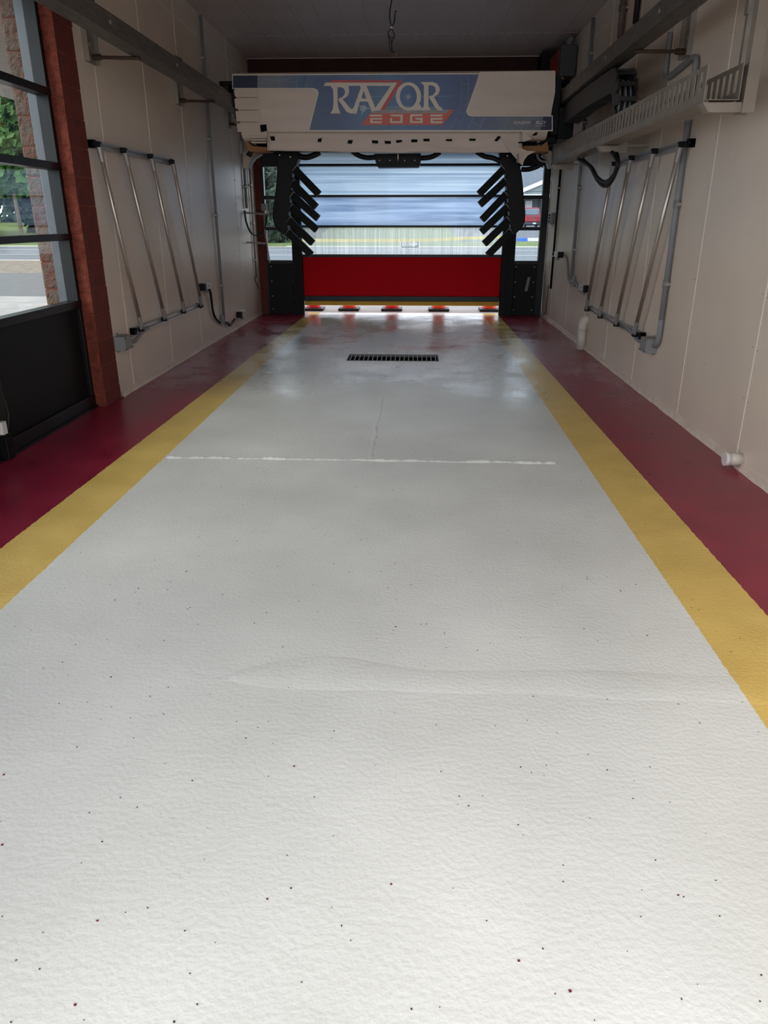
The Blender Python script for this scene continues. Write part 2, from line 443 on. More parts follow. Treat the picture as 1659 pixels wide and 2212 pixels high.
# ------------------------------------------------------------------ side walls: PVC panels, joint strips, screws
def side_wall(name, X, sgn, ys, zsplit, label):
    """sgn = +1 when the room lies towards +x"""
    wl = struct(name, (X, ys[0], 0), label)
    x0, x1 = (X - 0.012, X) if sgn > 0 else (X, X + 0.012)
    for i in range(len(ys) - 1):
        for z0, z1 in ((0.0, zsplit), (zsplit, ZC)):
            MB().box(x0, x1, ys[i] + .004, ys[i + 1] - .004, z0 + .003, z1 - .003).build('wall_panel', M_wall, wl)
    bk = (X - 0.20, X - 0.012) if sgn > 0 else (X + 0.012, X + 0.20)
    MB().box(bk[0], bk[1], ys[0], ys[-1], 0, ZC).build('backing', M_joint, wl)
    for y in ys[1:-1]:
        a, b = (X - .012, X + .003) if sgn > 0 else (X - .003, X + .012)
        MB().box(a, b, y - .0055, y + .0055, 0, ZC).build('joint_strip', M_joint, wl)
    a, b = (X - .012, X + .003) if sgn > 0 else (X - .003, X + .012)
    MB().box(a, b, ys[0], ys[-1], zsplit - .005, zsplit + .005).build('joint_strip', M_joint, wl)
    mb = MB()
    for y in ys[1:-1]:
        for z in [0.12 + 0.33 * k for k in range(11)]:
            for dy in (-0.035, 0.04):
                xs = X + sgn * 0.0005
                mb.tube([(xs, y + dy, z + dy * 0.2), (xs + sgn * 0.004, y + dy, z + dy * 0.2)], 0.006, 6)
    for k in range(26):
        y = random.uniform(ys[0] + .3, ys[-1] - .3); z = random.uniform(0.2, 2.0); xs = X + sgn * 0.0005
        mb.tube([(xs, y, z), (xs + sgn * 0.004, y, z)], 0.006, 6)
    mb.build('screw_heads', M_screw, wl, kind='stuff')
    return wl
wallL = side_wall('wall_left', XL, 1, [6.72, 7.09, 8.33, 9.55, 10.78, 12.0, YF], 3.67, 'white panelled side wall beyond the red block pier')
wallR = side_wall('wall_right', XR, -1, [Y0, 1.2, 2.42, 3.65, 4.88, 6.11, 7.52, 8.70, 9.95, 11.2, 12.5, YF], 3.67, 'white panelled side wall opposite the tall window')
# near-left wall: plain block wall and header around the storefront window
XW = -2.89
nl = struct('wall_left_entrance', (-2.8, 0, 0), 'block wall beside the entrance, left of the tall window')
MB().box(-3.3, XL, Y0, 1.55, 0, ZC).build('block_wall', M_block, nl)
MB().box(-3.3, XL, 1.55, 6.36, 3.25, ZC).build('lintel', M_block, nl)
# ragged caulked base strips
def base_strip(name, X, sgn, ya, yb, label):
    mb = MB(); n = int((yb - ya) / 0.05); vs = []; fs = []
    for i in range(n + 1):
        y = ya + (yb - ya) * i / n
        f = 0.5 + 0.5 * mnoise.noise(Vector((y * 3.1, X, 0))) + 0.4 * mnoise.noise(Vector((y * 11, X, 5)))
        f = max(0.1, f)
        for dx, z in ((0, 0.050), (0.010, 0.047), (0.012, 0.025), (0.014 + 0.016 * f, -0.001)): vs.append((X + sgn * dx, y, z))
    for i in range(n):
        for k in range(3): fs.append((i * 4 + k, i * 4 + k + 1, i * 4 + 5 + k, i * 4 + 4 + k))
    mb.add(vs, fs); return mb.build(name, M_base, label=label, kind='structure')
base_strip('baseboard_left', XL, 1, 6.74, YF - .02, 'ragged white caulk strip along the left wall base')
base_strip('baseboard_right', XR, -1, Y0, YF - .02, 'ragged white caulk strip along the right wall base')

# ------------------------------------------------------------------ ceiling
ce = struct('ceiling', (0, Y0, ZC), 'dark toned ribbed PVC plank ceiling')
MB().box(XL - .2, XR + .2, Y0, YF + .2, ZC + .006, ZC + .2).build('deck', M_ceilj, ce)
npk = 17; pw = (XR - XL + 0.10) / npk
YJ = 11.94
for ya, yb in ((Y0, YJ), (YJ, YF)):
    first = None
    for i in range(npk):
        x = XL - 0.02 + i * pw
        if first is None:
            first = MB().box(x + .0025, x + pw - .0025, ya + .004, yb - .004, ZC, ZC + .006).build('ceiling_plank', M_ceil, ce)
        else: copy_part(first, ce, (i * pw, 0, 0))
MB().box(XL, XR, YJ - .006, YJ + .006, ZC - .003, ZC + .01).build('joint_strip', M_ceilj, ce)
mb = MB()
for i in range(38):
    x = XL + 0.07 + i * 0.128
    mb.tube([(x, YJ - .035, ZC - .004), (x, YJ - .035, ZC + .001)], 0.008, 6)
mb.build('screw_heads', M_dkscrew, ce, kind='stuff')

# ------------------------------------------------------------------ split-face block pier
pier = struct('wall_pier', (-2.95, 6.55, 0), 'red split-face block pier between the tall window and the white wall')
CH = 0.2165
def split_face(x0, x1, y, z0, z1, amp, seed, nx, nz):
    vs = []; fs = []
    for j in range(nz + 1):
        for i in range(nx + 1):
            x = x0 + (x1 - x0) * i / nx; z = z0 + (z1 - z0) * j / nz
            ed = min(i, nx - i, j, nz - j)
            dy = 0.002 if ed == 0 else -amp * (0.45 + 0.9 * mnoise.noise(Vector((x * 26, z * 26, seed))) + 0.5 * mnoise.noise(Vector((x * 70, z * 70, seed))))
            vs.append((x, y + dy, z))
    for j in range(nz):
        for i in range(nx): a = j * (nx + 1) + i; fs.append((a, a + 1, a + nx + 2, a + nx + 1))
    k = len(vs)
    return vs, fs
def pier_block(x0, x1, y0, y1, z0, z1, ms, seed, nx):
    mb = MB(); vs, fs = split_face(x0, x1, y0, z0, z1, 0.009, seed, nx, 12); mb.add(vs, fs); nf = len(fs)
    mb.add([(x0, y0 + .002, z0), (x1, y0 + .002, z0), (x1, y1, z0), (x0, y1, z0), (x0, y0 + .002, z1), (x1, y0 + .002, z1), (x1, y1, z1), (x0, y1, z1)],
           [(3, 2, 1, 0), (4, 5, 6, 7), (1, 2, 6, 5), (2, 3, 7, 6), (3, 0, 4, 7)])
    o = mb.build('block', ms, pier, fix=False)
    for q in range(nf, len(o.data.polygons)): o.data.polygons[q].material_index = 1
    return o
zb = -0.075
k = 0
XO = wy(62, 410, 6.36).x
while zb < ZC:
    z0 = max(zb, 0) + .004; z1 = min(zb + CH, ZC) - .004
    if z1 - z0 > 0.02:
        # inner corner block (split front, smooth return) and the weathered outside block
        ye = 6.49 if k % 2 else 6.70 + random.uniform(0, .012)
        pier_block(-2.925, -2.750 + random.uniform(-.002, .002), 6.36, ye, z0, z1, [M_split, M_block], k, 10)
        if k % 2: MB().box(-2.925, -2.750 + random.uniform(-.002, .002), 6.496, 6.70 + random.uniform(0, .012), z0, z1).build('block', M_block, pier, bev=0.004)
        pier_block(XO, -2.99, 6.362, 6.70, z0, z1, [M_splitx, M_splitx], k + 50, 10)
    zb += CH; k += 1
MB().box(XO + .006, -2.757, 6.372, 6.705, 0, ZC).build('mortar', M_mortar, pier)
MB().box(XO, -2.965, 6.715, YF, 0, ZC).build('mortar', M_mortar, pier)

# ------------------------------------------------------------------ tall storefront window, left
win = struct('window_1', (XW, 4, 0), 'tall black aluminium storefront window with clear panes over a black panel')
bars = [(0.02, 0.115), (0.86, 0.92), (1.395, 1.445), (1.915, 1.97), (2.435, 2.49), (3.17, 3.25)]
for (ya, yb) in ((4.86, 6.36), (3.24, 4.80), (1.62, 3.18)):
    for z0, z1 in bars:
        MB().box(XW - .05, XW + .05, ya + .055, yb - .0, z0, z1).build('rail', M_frame, win, bev=0.003)
    MB().box(XW - .015, XW + .012, ya, yb - .05, 0.115, 0.86).build('kick_panel', M_blackpanel, win)
    for i in range(1, 5):
        z0 = bars[i][1]; z1 = bars[i + 1][0]
        MB().box(XW - .004, XW + .004, ya + .03, yb - .03, z0, z1).build('pane', M_glass, win)
    # jamb with a gasket line: black frame's outer reveal, daylight painted in grey
    MB().box(XW - .05, XW + .045, yb - .055, yb, 0.0, 3.25).build('stile', M_frame, win, bev=0.003)
    MB().box(XW - .12, XW - .05, yb - .045, yb - .001, 0.0, 3.25).build('stile', M_framelit, win, bev=0.003)
    MB().box(XW - .05, XW + .05, ya - .055, ya + .055, 0.0, 3.25).build('stile', M_frame, win, bev=0.003)
MB().box(XW - .06, XW + .065, 1.6, 6.36, 0, 0.022).build('sill', M_frame, win)

# ------------------------------------------------------------------ far wall, sidelights, overhead door
fw = struct('wall_far', (0, YF, 0), 'far end wall with dark red header above the exit door')
MB().box(-3.0, XR + .2, YF, YF + .22, 2.56, ZC).build('header', M_header, fw)
MB().box(XL, XR, YF - .02, YF, ZC - .018, ZC - .005).build('header_trim', M_ceil, fw)
for z0 in [CH * i for i in range(12)]:
    MB().box(-3.0, -2.63, YF - .0, YF + .2, z0 + .002, min(z0 + CH, 2.56) - .002).build('block', M_block, fw)
def sidelight(name, xa, xb, pa, pb, label):
    s = struct(name, ((xa + xb) / 2, YF, 0), label)
    y0, y1 = YF - .03, YF + .08
    zs = [0.90, 1.385, 1.44, 1.87, 1.93, 2.37]
    MB().box(xa, pa, y0, y1, 0, 2.56).build('stile', M_frame, s, bev=.003)
    MB().box(pb, xb, y0, y1, 0, 2.56).build('stile', M_frame, s, bev=.003)
    MB().box(pa, pb, y0, y1, 2.37, 2.56).build('rail', M_frame, s, bev=.003)
    MB().box(pa, pb, y0, y1, 1.385, 1.44).build('rail', M_frame, s, bev=.003)
    MB().box(pa, pb, y0, y1, 1.87, 1.93).build('rail', M_frame, s, bev=.003)
    MB().box(pa, pb, y0, y1, 0.84, 0.90).build('rail', M_frame, s, bev=.003)
    MB().box(pa, pb, y0 + .02, y1 - .02, 0.0, 0.84).build('kick_panel', M_blackpanel, s)
    for a, b in ((0.90, 1.385), (1.44, 1.87), (1.93, 2.37)):
        MB().box(pa, pb, YF + .02, YF + .028, a, b).build('pane', M_glass2, s)
    mb = MB()
    for zz in (0.08, 0.3, 0.55, 0.8):
        for xx in (pa + .05, pb - .05): mb.tube([(xx, y0 + .016, zz), (xx, y0 + .022, zz)], .009, 6)
    mb.build('screw_heads', M_screw, s, kind='stuff')
    return s
sidelight('window_2', -2.63, -2.02, -2.60, -2.12, 'black sidelight window left of the exit door')
sr = sidelight('window_3', 1.44, 2.165, 1.64, 2.05, 'black sidelight window right of the exit door')
a = wy(1133, 629, YF - .04); b = wy(1140, 599, YF - .04)
MB().prism([a, a + Vector((.05, 0, 0)), b + Vector((.045, 0, 0)), b], (0, .006, 0)).build('grey_tape', M_boxgrey, sr)

door = struct('door_1', (-0.28, YF, 0), 'sectional overhead exit door with polycarbonate panels, red panel and yellow bottom seal')
XD0, XD1 = -2.0, 1.44
yd0, yd1 = YF - .06, YF - .02
for z0, z1 in ((0.955, 1.0), (1.43, 1.465), (1.905, 1.94), (2.375, 2.41), (2.85, 2.89)):
    MB().box(XD0, XD1, yd0 - .01, yd1 + .01, z0, z1).build('rail', M_frame, door, bev=.003)
MB().box(XD0, XD1, yd0 + .005, yd1 - .005, 0.31, 0.955).build('red_panel', M_redpanel, door, bev=.003)
MB().box(XD0, XD1, yd0 - .01, yd1 + .01, 0.225, 0.31).build('bottom_rail', M_frame, door, bev=.004)
MB().box(XD0 + .02, XD1 - .02, yd0, yd1, 0.150, 0.225).build('bottom_seal', M_yelseal, door, bev=.01)
for (z0, z1, m) in ((1.0, 1.43, M_polyV), (1.465, 1.905, M_polyM), (1.94, 2.375, M_polyH), (2.41, 2.85, M_polyH)):
    MB().box(XD0, XD1, yd0 + .018, yd0 + .022, z0, z1).build('pane', m, door)
for xa, xb in ((XD0 - .15, XD0 + .02), (XD1 - .02, XD1 + .2)):
    MB().box(xa, xb, YF - .16, YF - .06, 0, 2.56).build('track', M_black, door, bev=.004)
    mid = (xa + xb) / 2
    MB().box(mid - .02, mid + .02, YF - .19, YF - .16, 0, 2.56).build('track_rib', M_black, door, bev=.003)

# ------------------------------------------------------------------ exterior ground (structure)
def ground(name, x0, x1, y0, y1, z, m, label, z2=None):
    z2 = z if z2 is None else z2
    return MB().add([(x0, y0, z), (x1, y0, z), (x1, y1, z2), (x0, y1, z2)], [(0, 1, 2, 3)]).build(name, m, label=label, kind='structure')
M_conc = mat('apron_concrete', (136, 132, 128), 0.75, var=0.15, vscale=1.5, bump=0.2, bscale=30)
M_asph = mat('asphalt', (84, 84, 84), 0.85, var=0.12, vscale=3, bump=0.3, bscale=40)
M_road = mat('road_asphalt', (90, 93, 99), 0.85, var=0.08, vscale=1)
M_grass = mat('grass', (84, 98, 40), 0.9, var=0.3, vscale=1.4, bump=0.6, bscale=12)
M_gravel = mat('gravel_bank', (112, 102, 90), 0.95, var=0.35, vscale=3.5, bump=0.8, bscale=8, bdist=0.1)
M_lot = mat('parking_lot', (78, 81, 87), 0.85, var=0.1, vscale=0.6)
M_paint = mat('road_paint', (190, 190, 187), 0.6)
ground('apron', -14, 30, 13.62, 16.4, -0.004, M_conc, 'pale concrete apron outside the exit door')
ground('side_apron', -20, -3.3, -10, 13.62, -0.004, M_conc, 'concrete slab outside the tall window')
ground('entrance_apron', -20, 30, -30, Y0, -0.003, M_conc, 'concrete in front of the bay entrance')
ground('driveway', -60, 60, 16.4, 24.0, -0.012, M_asph, 'grey asphalt driveway past the exit')
ground('gravel_bank', -60, 60, 24.0, 32, -0.02, M_gravel, 'dirt and gravel strip beside the road')
ground('road', -160, 160, 32, 48, -0.01, M_road, 'two lane road across the view')
for yy in (36.8, 37.1, 43.2):
    ground('road_line', -160, 160, yy, yy + (.16 if yy < 40 else .3), -0.004, M_paint, 'painted white line along the road')
ground('verge', -160, 160, 48, 49.5, -0.01, mat('kerb_concrete', (140, 130, 114), 0.8, var=0.1), 'pale kerb beyond the road')
ground('grass_bank', -160, 3.0, 49.5, 110, 0.0, M_grass, 'green grass field beyond the road', 1.5)
ground('grass_verge', 3.0, 60, 49.5, 56.5, 0.0, M_grass, 'green grass verge in front of the car park', 0.12)
ground('parking_lot', 3.0, 60, 56.5, 130, 0.12, M_lot, 'grey car park in front of the house', 2.0)

# roof overhang outside the tall window
MB().box(-6.3, -3.32, 6.6, 13.5, 3.28, 3.5).build('roof_overhang', mat('soffit', (150, 148, 140), 0.7), label='pale soffit of the canopy outside the tall window', kind='structure')

# ------------------------------------------------------------------ overhead wash gantry
YG = 10.0
gan = thing('wash_gantry', (-0.33, 10.5, 2.42), 'white overhead vehicle wash gantry with blue printed banner and black nozzle arms', 'wash gantry')
prof = [(10.0, 2.52), (10.0, 3.12), (10.018, 3.16), (10.06, 3.183), (10.95, 3.185), (11.0, 3.14), (11.0, 2.60), (10.9, 2.47), (10.15, 2.445), (10.05, 2.455), (10.012, 2.48)]
def gx(z, side):
    t = max(0.0, min(1.0, (z - 2.44) / 0.4))
    return (-2.15 - 0.085 * t ** 0.6) if side < 0 else (1.515 + 0.06 * t ** 0.6)
mb = MB(); n = len(prof)
vs = [(gx(z, -1), y, z) for y, z in prof] + [(gx(z, 1), y, z) for y, z in prof]
mb.add(vs, [tuple(range(n)), tuple(range(2 * n - 1, n - 1, -1))] + [(i, i + n, (i + 1) % n + n, (i + 1) % n) for i in range(n)])
mb.build('housing', M_gantry, gan, bev=0.012)
def gp(x, y, d=0.0): return wy(x, y, YG - d)
def gpoly(name, px, m, d, parent, th=0.002):
    P = [gp(x, y, d) for x, y in px]
    return MB().prism(P, (0, th, 0)).build(name, m, parent)

# printed banner: blue field with a globe, grey towards both ends
def banner_mat():
    m = bpy.data.materials.new('banner_print'); m.use_nodes = True
    n_ = m.node_tree.nodes; L = m.node_tree.links; b = n_['Principled BSDF']; b.inputs['Roughness'].default_value = 0.35
    t = n_.new('ShaderNodeTexCoord'); s = n_.new('ShaderNodeSeparateXYZ'); L.new(t.outputs['Object'], s.inputs[0])
    mr = n_.new('ShaderNodeMapRange'); mr.inputs[1].default_value = -1.9; mr.inputs[2].default_value = 2.0
    L.new(s.outputs[0], mr.inputs[0])
    r = n_.new('ShaderNodeValToRGB'); e = r.color_ramp.elements
    e[0].position = 0.02; e[0].color = lin((112, 116, 124)); e[1].position = 0.98; e[1].color = lin((96, 102, 112))
    for p, c in ((0.14, (112, 118, 128)), (0.21, (74, 100, 138)), (0.32, (66, 84, 128)), (0.46, (70, 110, 150)), (0.55, (64, 96, 146)), (0.70, (62, 82, 128)), (0.78, (80, 92, 120)), (0.85, (100, 106, 116))):
        q = e.new(p); q.color = lin(c)
    L.new(mr.outputs[0], r.inputs['Fac'])
    nz_ = n_.new('ShaderNodeTexNoise'); nz_.inputs['Scale'].default_value = 3.0; nz_.inputs['Detail'].default_value = 5; L.new(t.outputs['Object'], nz_.inputs['Vector'])
    # globe: distance from its centre
    cmb = n_.new('ShaderNodeVectorMath'); cmb.operation = 'DISTANCE'
    fl_ = n_.new('ShaderNodeVectorMath'); fl_.operation = 'MULTIPLY'; fl_.inputs[1].default_value = (1, 0, 1)
    L.new(t.outputs['Object'], fl_.inputs[0]); L.new(fl_.outputs[0], cmb.inputs[0])
    gc = gp(741, 222) - ORG[gan.name]; cmb.inputs[1].default_value = (gc.x, 0, gc.z)
    rr = n_.new('ShaderNodeValToRGB'); ee = rr.color_ramp.elements; rr.color_ramp.interpolation = 'LINEAR'
    ee[0].position = 0.0; ee[0].color = (0, 0, 0, 1); ee[1].position = 0.455; ee[1].color = (0, 0, 0, 1)
    for p, v in ((0.40, 0.15), (0.45, 0.5), (0.475, 0.9), (0.49, 0.6), (0.50, 0.0)):
        q = ee.new(p); q.color = (v, v, v, 1)
    L.new(cmb.outputs['Value'], rr.inputs['Fac'])
    mx = n_.new('ShaderNodeMix'); mx.data_type = 'RGBA'; L.new(rr.outputs['Color'], mx.inputs[0]); L.new(r.outputs['Color'], mx.inputs[6]); mx.inputs[7].default_value = lin((92, 112, 124))
    m2 = n_.new('ShaderNodeMix'); m2.data_type = 'RGBA'; m2.blend_type = 'OVERLAY'; m2.inputs[0].default_value = 0.35
    L.new(mx.outputs[2], m2.inputs[6]); L.new(nz_.outputs['Fac'], m2.inputs[7])
    L.new(m2.outputs[2], b.inputs['Base Color'])
    return m
M_banner = banner_mat()
gpoly('banner_border', [(501.5, 160.5), (501.5, 192), (674, 192), (681, 194.5), (684.5, 199), (684, 205), (664.5, 283.5), (1194, 283.5), (1194, 249), (1020, 249), (1013, 246), (1010.5, 240), (1037.5, 158)], M_letter, 0.002, gan)
ban = gpoly('banner', [(503, 163), (503, 190), (676, 190), (684, 192.5), (688, 198), (688, 203), (668, 281), (1192, 281), (1192, 251.5), (1018, 251.5), (1010, 248.5), (1007, 241), (1035, 160.5)], M_banner, 0.004, gan)
def bsub(name, px, m, d=0.007): return gpoly(name, px, m, d, ban)
bsub('navy_block', [(503, 163), (556, 163), (556, 190), (503, 190)], M_navy)
bsub('navy_block', [(1174, 252), (1191.5, 252), (1191.5, 280.5), (1168, 280.5)], M_navy)
KA = 7.5409
def A(pts): return [(640 + x / KA, 150 + y / KA) for x, y in pts]
def B(pts): return [(820 + x / KA, 150 + y / KA) for x, y in pts]
# thin grid lines
def bline(pts, wpx=0.55, m=None, d=0.0065):
    P = catmull([Vector((x, y, 0)) for x, y in pts], 6) if len(pts) > 2 else [Vector((x, y, 0)) for x, y in pts]
    l = []; r = []
    for i, p in enumerate(P):
        t = (P[min(i + 1, len(P) - 1)] - P[max(i - 1, 0)]).normalized(); nn = Vector((-t.y, t.x, 0)) * wpx / 2
        l.append((p.x + nn.x, p.y + nn.y)); r.append((p.x - nn.x, p.y - nn.y))
    mb = MB(); n = len(l); vs = [gp(*q, d) for q in l] + [gp(*q, d) for q in r]
    mb.add(vs, [(i, i + 1, n + i + 1, n + i) for i in range(n - 1)]); return mb.build('grid_line', m or M_line, ban)
bline(B([(1295, 80), (1332, 240), (1335, 400), (1300, 640), (1220, 850), (1140, 970)]))
bline(B([(1425, 90), (1450, 250), (1450, 420), (1390, 720), (1280, 970)]))
bline(B([(1340, 240), (1450, 240)])); bline(B([(1335, 455), (1445, 458)])); bline(B([(1335, 560), (1425, 585)])); bline(B([(1295, 680), (1390, 710)])); bline(B([(1240, 815), (1330, 850)]))
bline(B([(1520, 785), (1500, 850), (1440, 975)]), 0.9); bline(B([(1500, 850), (1640, 935)]), 0.9); bline([(1046, 252), (1041, 267), (1036, 280)], 0.9)
bline([(1098, 252), (1090, 280)]); bline([(1096, 263), (1120, 272)]); bline([(1135, 252), (1127, 280)])
bline(B([(680, 438), (1180, 436)]), 0.7, M_glow); bline(A([(1150, 440), (1620, 440)]), 0.7, M_glow)
bline([(572, 172), (640, 178)]); bline([(602, 164), (602, 189)]); bline([(640, 166), (641, 189)]); bline([(560, 181), (632, 168)])
# pale glows behind the letters
def star(cx, cy, spikes, rin, m, d):
    pts = []
    n_ = len(spikes)
    for i, rr_ in enumerate(spikes):
        a = 2 * math.pi * i / n_; a2 = 2 * math.pi * (i + .5) / n_
        pts += [(cx + rr_ * math.cos(a), cy + rr_ * math.sin(a)), (cx + rin * math.cos(a2), cy + rin * math.sin(a2))]
    return bsub('star_burst', pts, m, d)
star(882, 209, [16, 9, 13, 10, 17, 9, 13, 8, 16, 9, 12, 10, 15, 10, 12, 8], 2.6, M_glow, 0.0068)
star(785, 234, [17, 7, 10, 19, 9, 8, 17, 7, 9, 8], 6, M_glow, 0.0068)
bsub('glow_band', B([(60, 640), (120, 600), (420, 592), (700, 610), (1000, 600), (1040, 655), (60, 660)]), mat('soft_glow_print', (116, 138, 152), 0.4), 0.0066)
# red slash, letters, ribbon
bsub('red_slash', A([(560, 175), (1737, 178), (1430, 660), (1365, 660), (1655, 206), (540, 213)]), M_redprint, 0.0072)
bsub('letter_R', A([(480, 213), (760, 213), (830, 235), (855, 290), (862, 355), (845, 420), (800, 460), (755, 482), (870, 622), (912, 650), (940, 690), (1000, 718), (880, 717), (820, 690), (690, 505), (690, 470), (740, 455), (780, 420), (796, 365), (780, 318), (745, 293), (672, 286), (675, 560), (690, 640), (722, 718), (552, 718), (590, 660), (605, 580), (605, 400), (598, 320), (560, 270), (440, 268)]), M_letter, 0.0082)
bsub('letter_A', A([(1040, 268), (1050, 305), (935, 620), (905, 650), (905, 690), (985, 706), (1022, 560), (1038, 522), (1162, 522), (1215, 640), (1222, 690), (1330, 665), (1288, 632), (1145, 268)]), M_letter, 0.0084)
bsub('letter_hole', A([(1098, 345), (1060, 470), (1142, 478)]), M_banner, 0.0090)
bsub('letter_Z', A([(700, 215), (1650, 215), (1610, 268), (1365, 665), (1262, 665), (1540, 268), (690, 268)]), M_letter, 0.0086)
oo = [(470 + 205 * math.cos(t), 438 + 230 * math.sin(t)) for t in [2 * math.pi * i / 40 for i in range(40)]]
oi = [(468 + 138 * math.cos(t), 442 + 182 * math.sin(t)) for t in [2 * math.pi * i / 40 for i in range(40)]]
mb = MB(); P = [gp(*q, 0.0086) for q in B(oo)] + [gp(*q, 0.0086) for q in B(oi)]
mb.add(P, [(i, (i + 1) % 40, 40 + (i + 1) % 40, 40 + i) for i in range(40)]); mb.build('letter_O', M_letter, ban)
bsub('letter_O_tail', B([(560, 622), (655, 560), (690, 640), (700, 662), (540, 662)]), M_letter, 0.0084)
bsub('letter_R', B([(665, 205), (870, 205), (935, 232), (975, 290), (980, 340), (955, 400), (885, 448), (965, 590), (1035, 660), (945, 660), (905, 620), (808, 462), (808, 435), (868, 420), (915, 360), (905, 292), (860, 262), (796, 256), (796, 600), (835, 662), (660, 662), (712, 620), (722, 570), (722, 262)]), M_letter, 0.0086)
bsub('ribbon_strip', A([(1225, 664), (1210, 712)]) + B([(1095, 712), (1135, 660)]), mat('strip_print', (168, 164, 160), 0.4), 0.0080)
bsub('red_ribbon', A([(1205, 715)]) + B([(1095, 712), (1140, 658), (1218, 655), (1020, 902)]) + A([(1060, 905)]), M_redorange, 0.0076)
def ebars(xx, F):
    bsub('letter_E', F([(xx, 736), (xx + 205, 736), (xx + 185, 764), (xx, 764)]), M_letter, 0.0090)
    bsub('letter_E', F([(xx + 5, 790), (xx + 208, 790), (xx + 190, 818), (xx + 40, 818), (xx + 40, 845), (xx + 205, 845), (xx + 185, 875), (xx + 5, 875)]), M_letter, 0.0090)
ebars(1200, A); ebars(826, B)
bsub('letter_D', B([(172, 735), (378, 735), (374, 872), (172, 872), (172, 790), (205, 790), (205, 845), (338, 845), (342, 764), (190, 764)]), M_letter, 0.0090)
bsub('letter_G', B([(515, 730), (705, 730), (685, 760), (532, 760), (530, 845), (668, 845), (670, 818), (600, 818), (570, 790), (705, 790), (700, 872), (510, 872), (496, 855), (498, 745)]), M_letter, 0.0090)
def text_fit(name, body, p00, p10, p01, m, parent, shear=0.0, th=0.0012):
    """text fitted into the parallelogram p00 (lower left), p10 (lower right), p01 (upper left)"""
    cu = bpy.data.curves.new(name, 'FONT'); cu.body = body; cu.shear = shear
    to = bpy.data.objects.new(name, cu); C.objects.link(to)
    dg = bpy.context.evaluated_depsgraph_get(); dg.update()
    me = bpy.data.meshes.new_from_object(to.evaluated_get(dg))
    bpy.data.objects.remove(to); bpy.data.curves.remove(cu)
    xs = [v.co.x for v in me.vertices]; ys = [v.co.y for v in me.vertices]
    x0, x1, y0, y1 = min(xs), max(xs), min(ys), max(ys)
    p00, p10, p01 = Vector(p00), Vector(p10), Vector(p01); org = ORG[parent.name]
    for v in me.vertices:
        a_ = (v.co.x - x0) / (x1 - x0); b_ = (v.co.y - y0) / (y1 - y0)
        v.co = p00 + (p10 - p00) * a_ + (p01 - p00) * b_ - org
    me.materials.clear(); me.materials.append(m)
    o = bpy.data.objects.new(name, me); C.objects.link(o); o.parent = parent; ORG[o.name] = org
    return o
def btext(body, x0, y0, x1, y1, m, shear=0.0, d=0.0095): return text_fit('small_lettering', body, gp(x0, y1, d), gp(x1, y1, d), gp(x0, y0, d), m, ban, shear)
btext('ENHANCED \u2022 DESIGN \u2022 GLOBAL \u2022 EXPERIENCE', 803.5, 239.6, 966, 243.3, M_smalltext)
btext('WASHW', 1110.5, 261.5, 1147.5, 268.6, M_letter, 0.35)
btext('RLD', 1157, 261.5, 1177.5, 268.3, M_letter, 0.35)
btext('MADE IN THE USA', 1156, 270.8, 1178, 273, M_letter)
btext('\u00ae', 1178, 261.5, 1179.8, 263.3, M_letter)
gl = [(1152 + 4.3 * math.cos(t), 264.5 + 5.2 * math.sin(t)) for t in [2 * math.pi * i / 20 for i in range(20)]]
bsub('globe_emblem', gl, mat('emblem_print', (84, 92, 112), 0.4), 0.0092)

# left end: wide louvre slats and small ribs
for (x0, y0, x1, y1) in ((505, 194, 557, 208.5), (506, 213, 560, 235), (508.5, 240, 563, 261.5), (511, 266.5, 568, 285)):
    gpoly('louvre_slat', [(x0, y0), (x1, y0), (x1, y1), (x0 + 2.5, y1)], M_gantry, 0.006, gan, 0.006)
for yy in (297, 302.5, 308): gpoly('louvre_rib', [(541, yy - 1.6), (575, yy - 1.6), (575, yy + 1.4), (544, yy + 1.4)], M_gantry, 0.016, gan, 0.02)
for yy in (211, 237.8, 264): gpoly('groove', [(509, yy - .7), (557, yy - .7), (557, yy + .5), (509, yy + .5)], mat('groove_grey', (120, 110, 102), 0.6), 0.003, gan)
# protective film skirt along the lower edge, torn flap, tape
mb = MB(); nx, nz = 70, 8; vs = []; fs = []
for j in range(nz + 1):
    for i in range(nx + 1):
        u = i / nx; v = j / nz
        px = 577 + u * (1128 - 577); top = 285; bot = 325.5 + 4.5 * math.sin(min(1, u * 1.3) * math.pi * 0.55) + 1.6 * mnoise.noise(Vector((u * 11, 0, 2))) - 3 * max(0, u - .8)
        py = top + (bot - top) * v
        d = 0.012 + 0.02 * v + 0.010 * v * mnoise.noise(Vector((u * 14, v * 2, 0)))
        vs.append(gp(px, py, d))
for j in range(nz):
    for i in range(nx): a = j * (nx + 1) + i; fs.append((a, a + 1, a + nx + 2, a + nx + 1))
mb.add(vs, fs); film = mb.build('protective_film', M_film, gan, smooth=True)
sm = film.modifiers.new('solid', 'SOLIDIFY'); sm.thickness = 0.002
gpoly('film_sheet', [(560, 193), (683, 194), (664, 285), (1130, 285.5), (1150, 300), (1120, 310), (600, 312), (577, 300), (570, 285), (562, 240)], M_film, 0.0014, gan, 0.001)
gpoly('film_sheet', [(1036, 155), (1200, 153), (1199, 200), (1190, 248.5), (1020, 248.5), (1013, 246), (1010.5, 240)], M_film, 0.0060, gan, 0.0012)
def Cc(pts): return [(1020 + x / 8.295, 240 + y / 8.295) for x, y in pts]
mb = MB()
fp = Cc([(520, 495), (600, 600), (690, 740), (800, 870), (842, 930), (905, 978), (930, 880), (1000, 790), (1140, 722), (985, 712), (835, 640), (700, 575)])
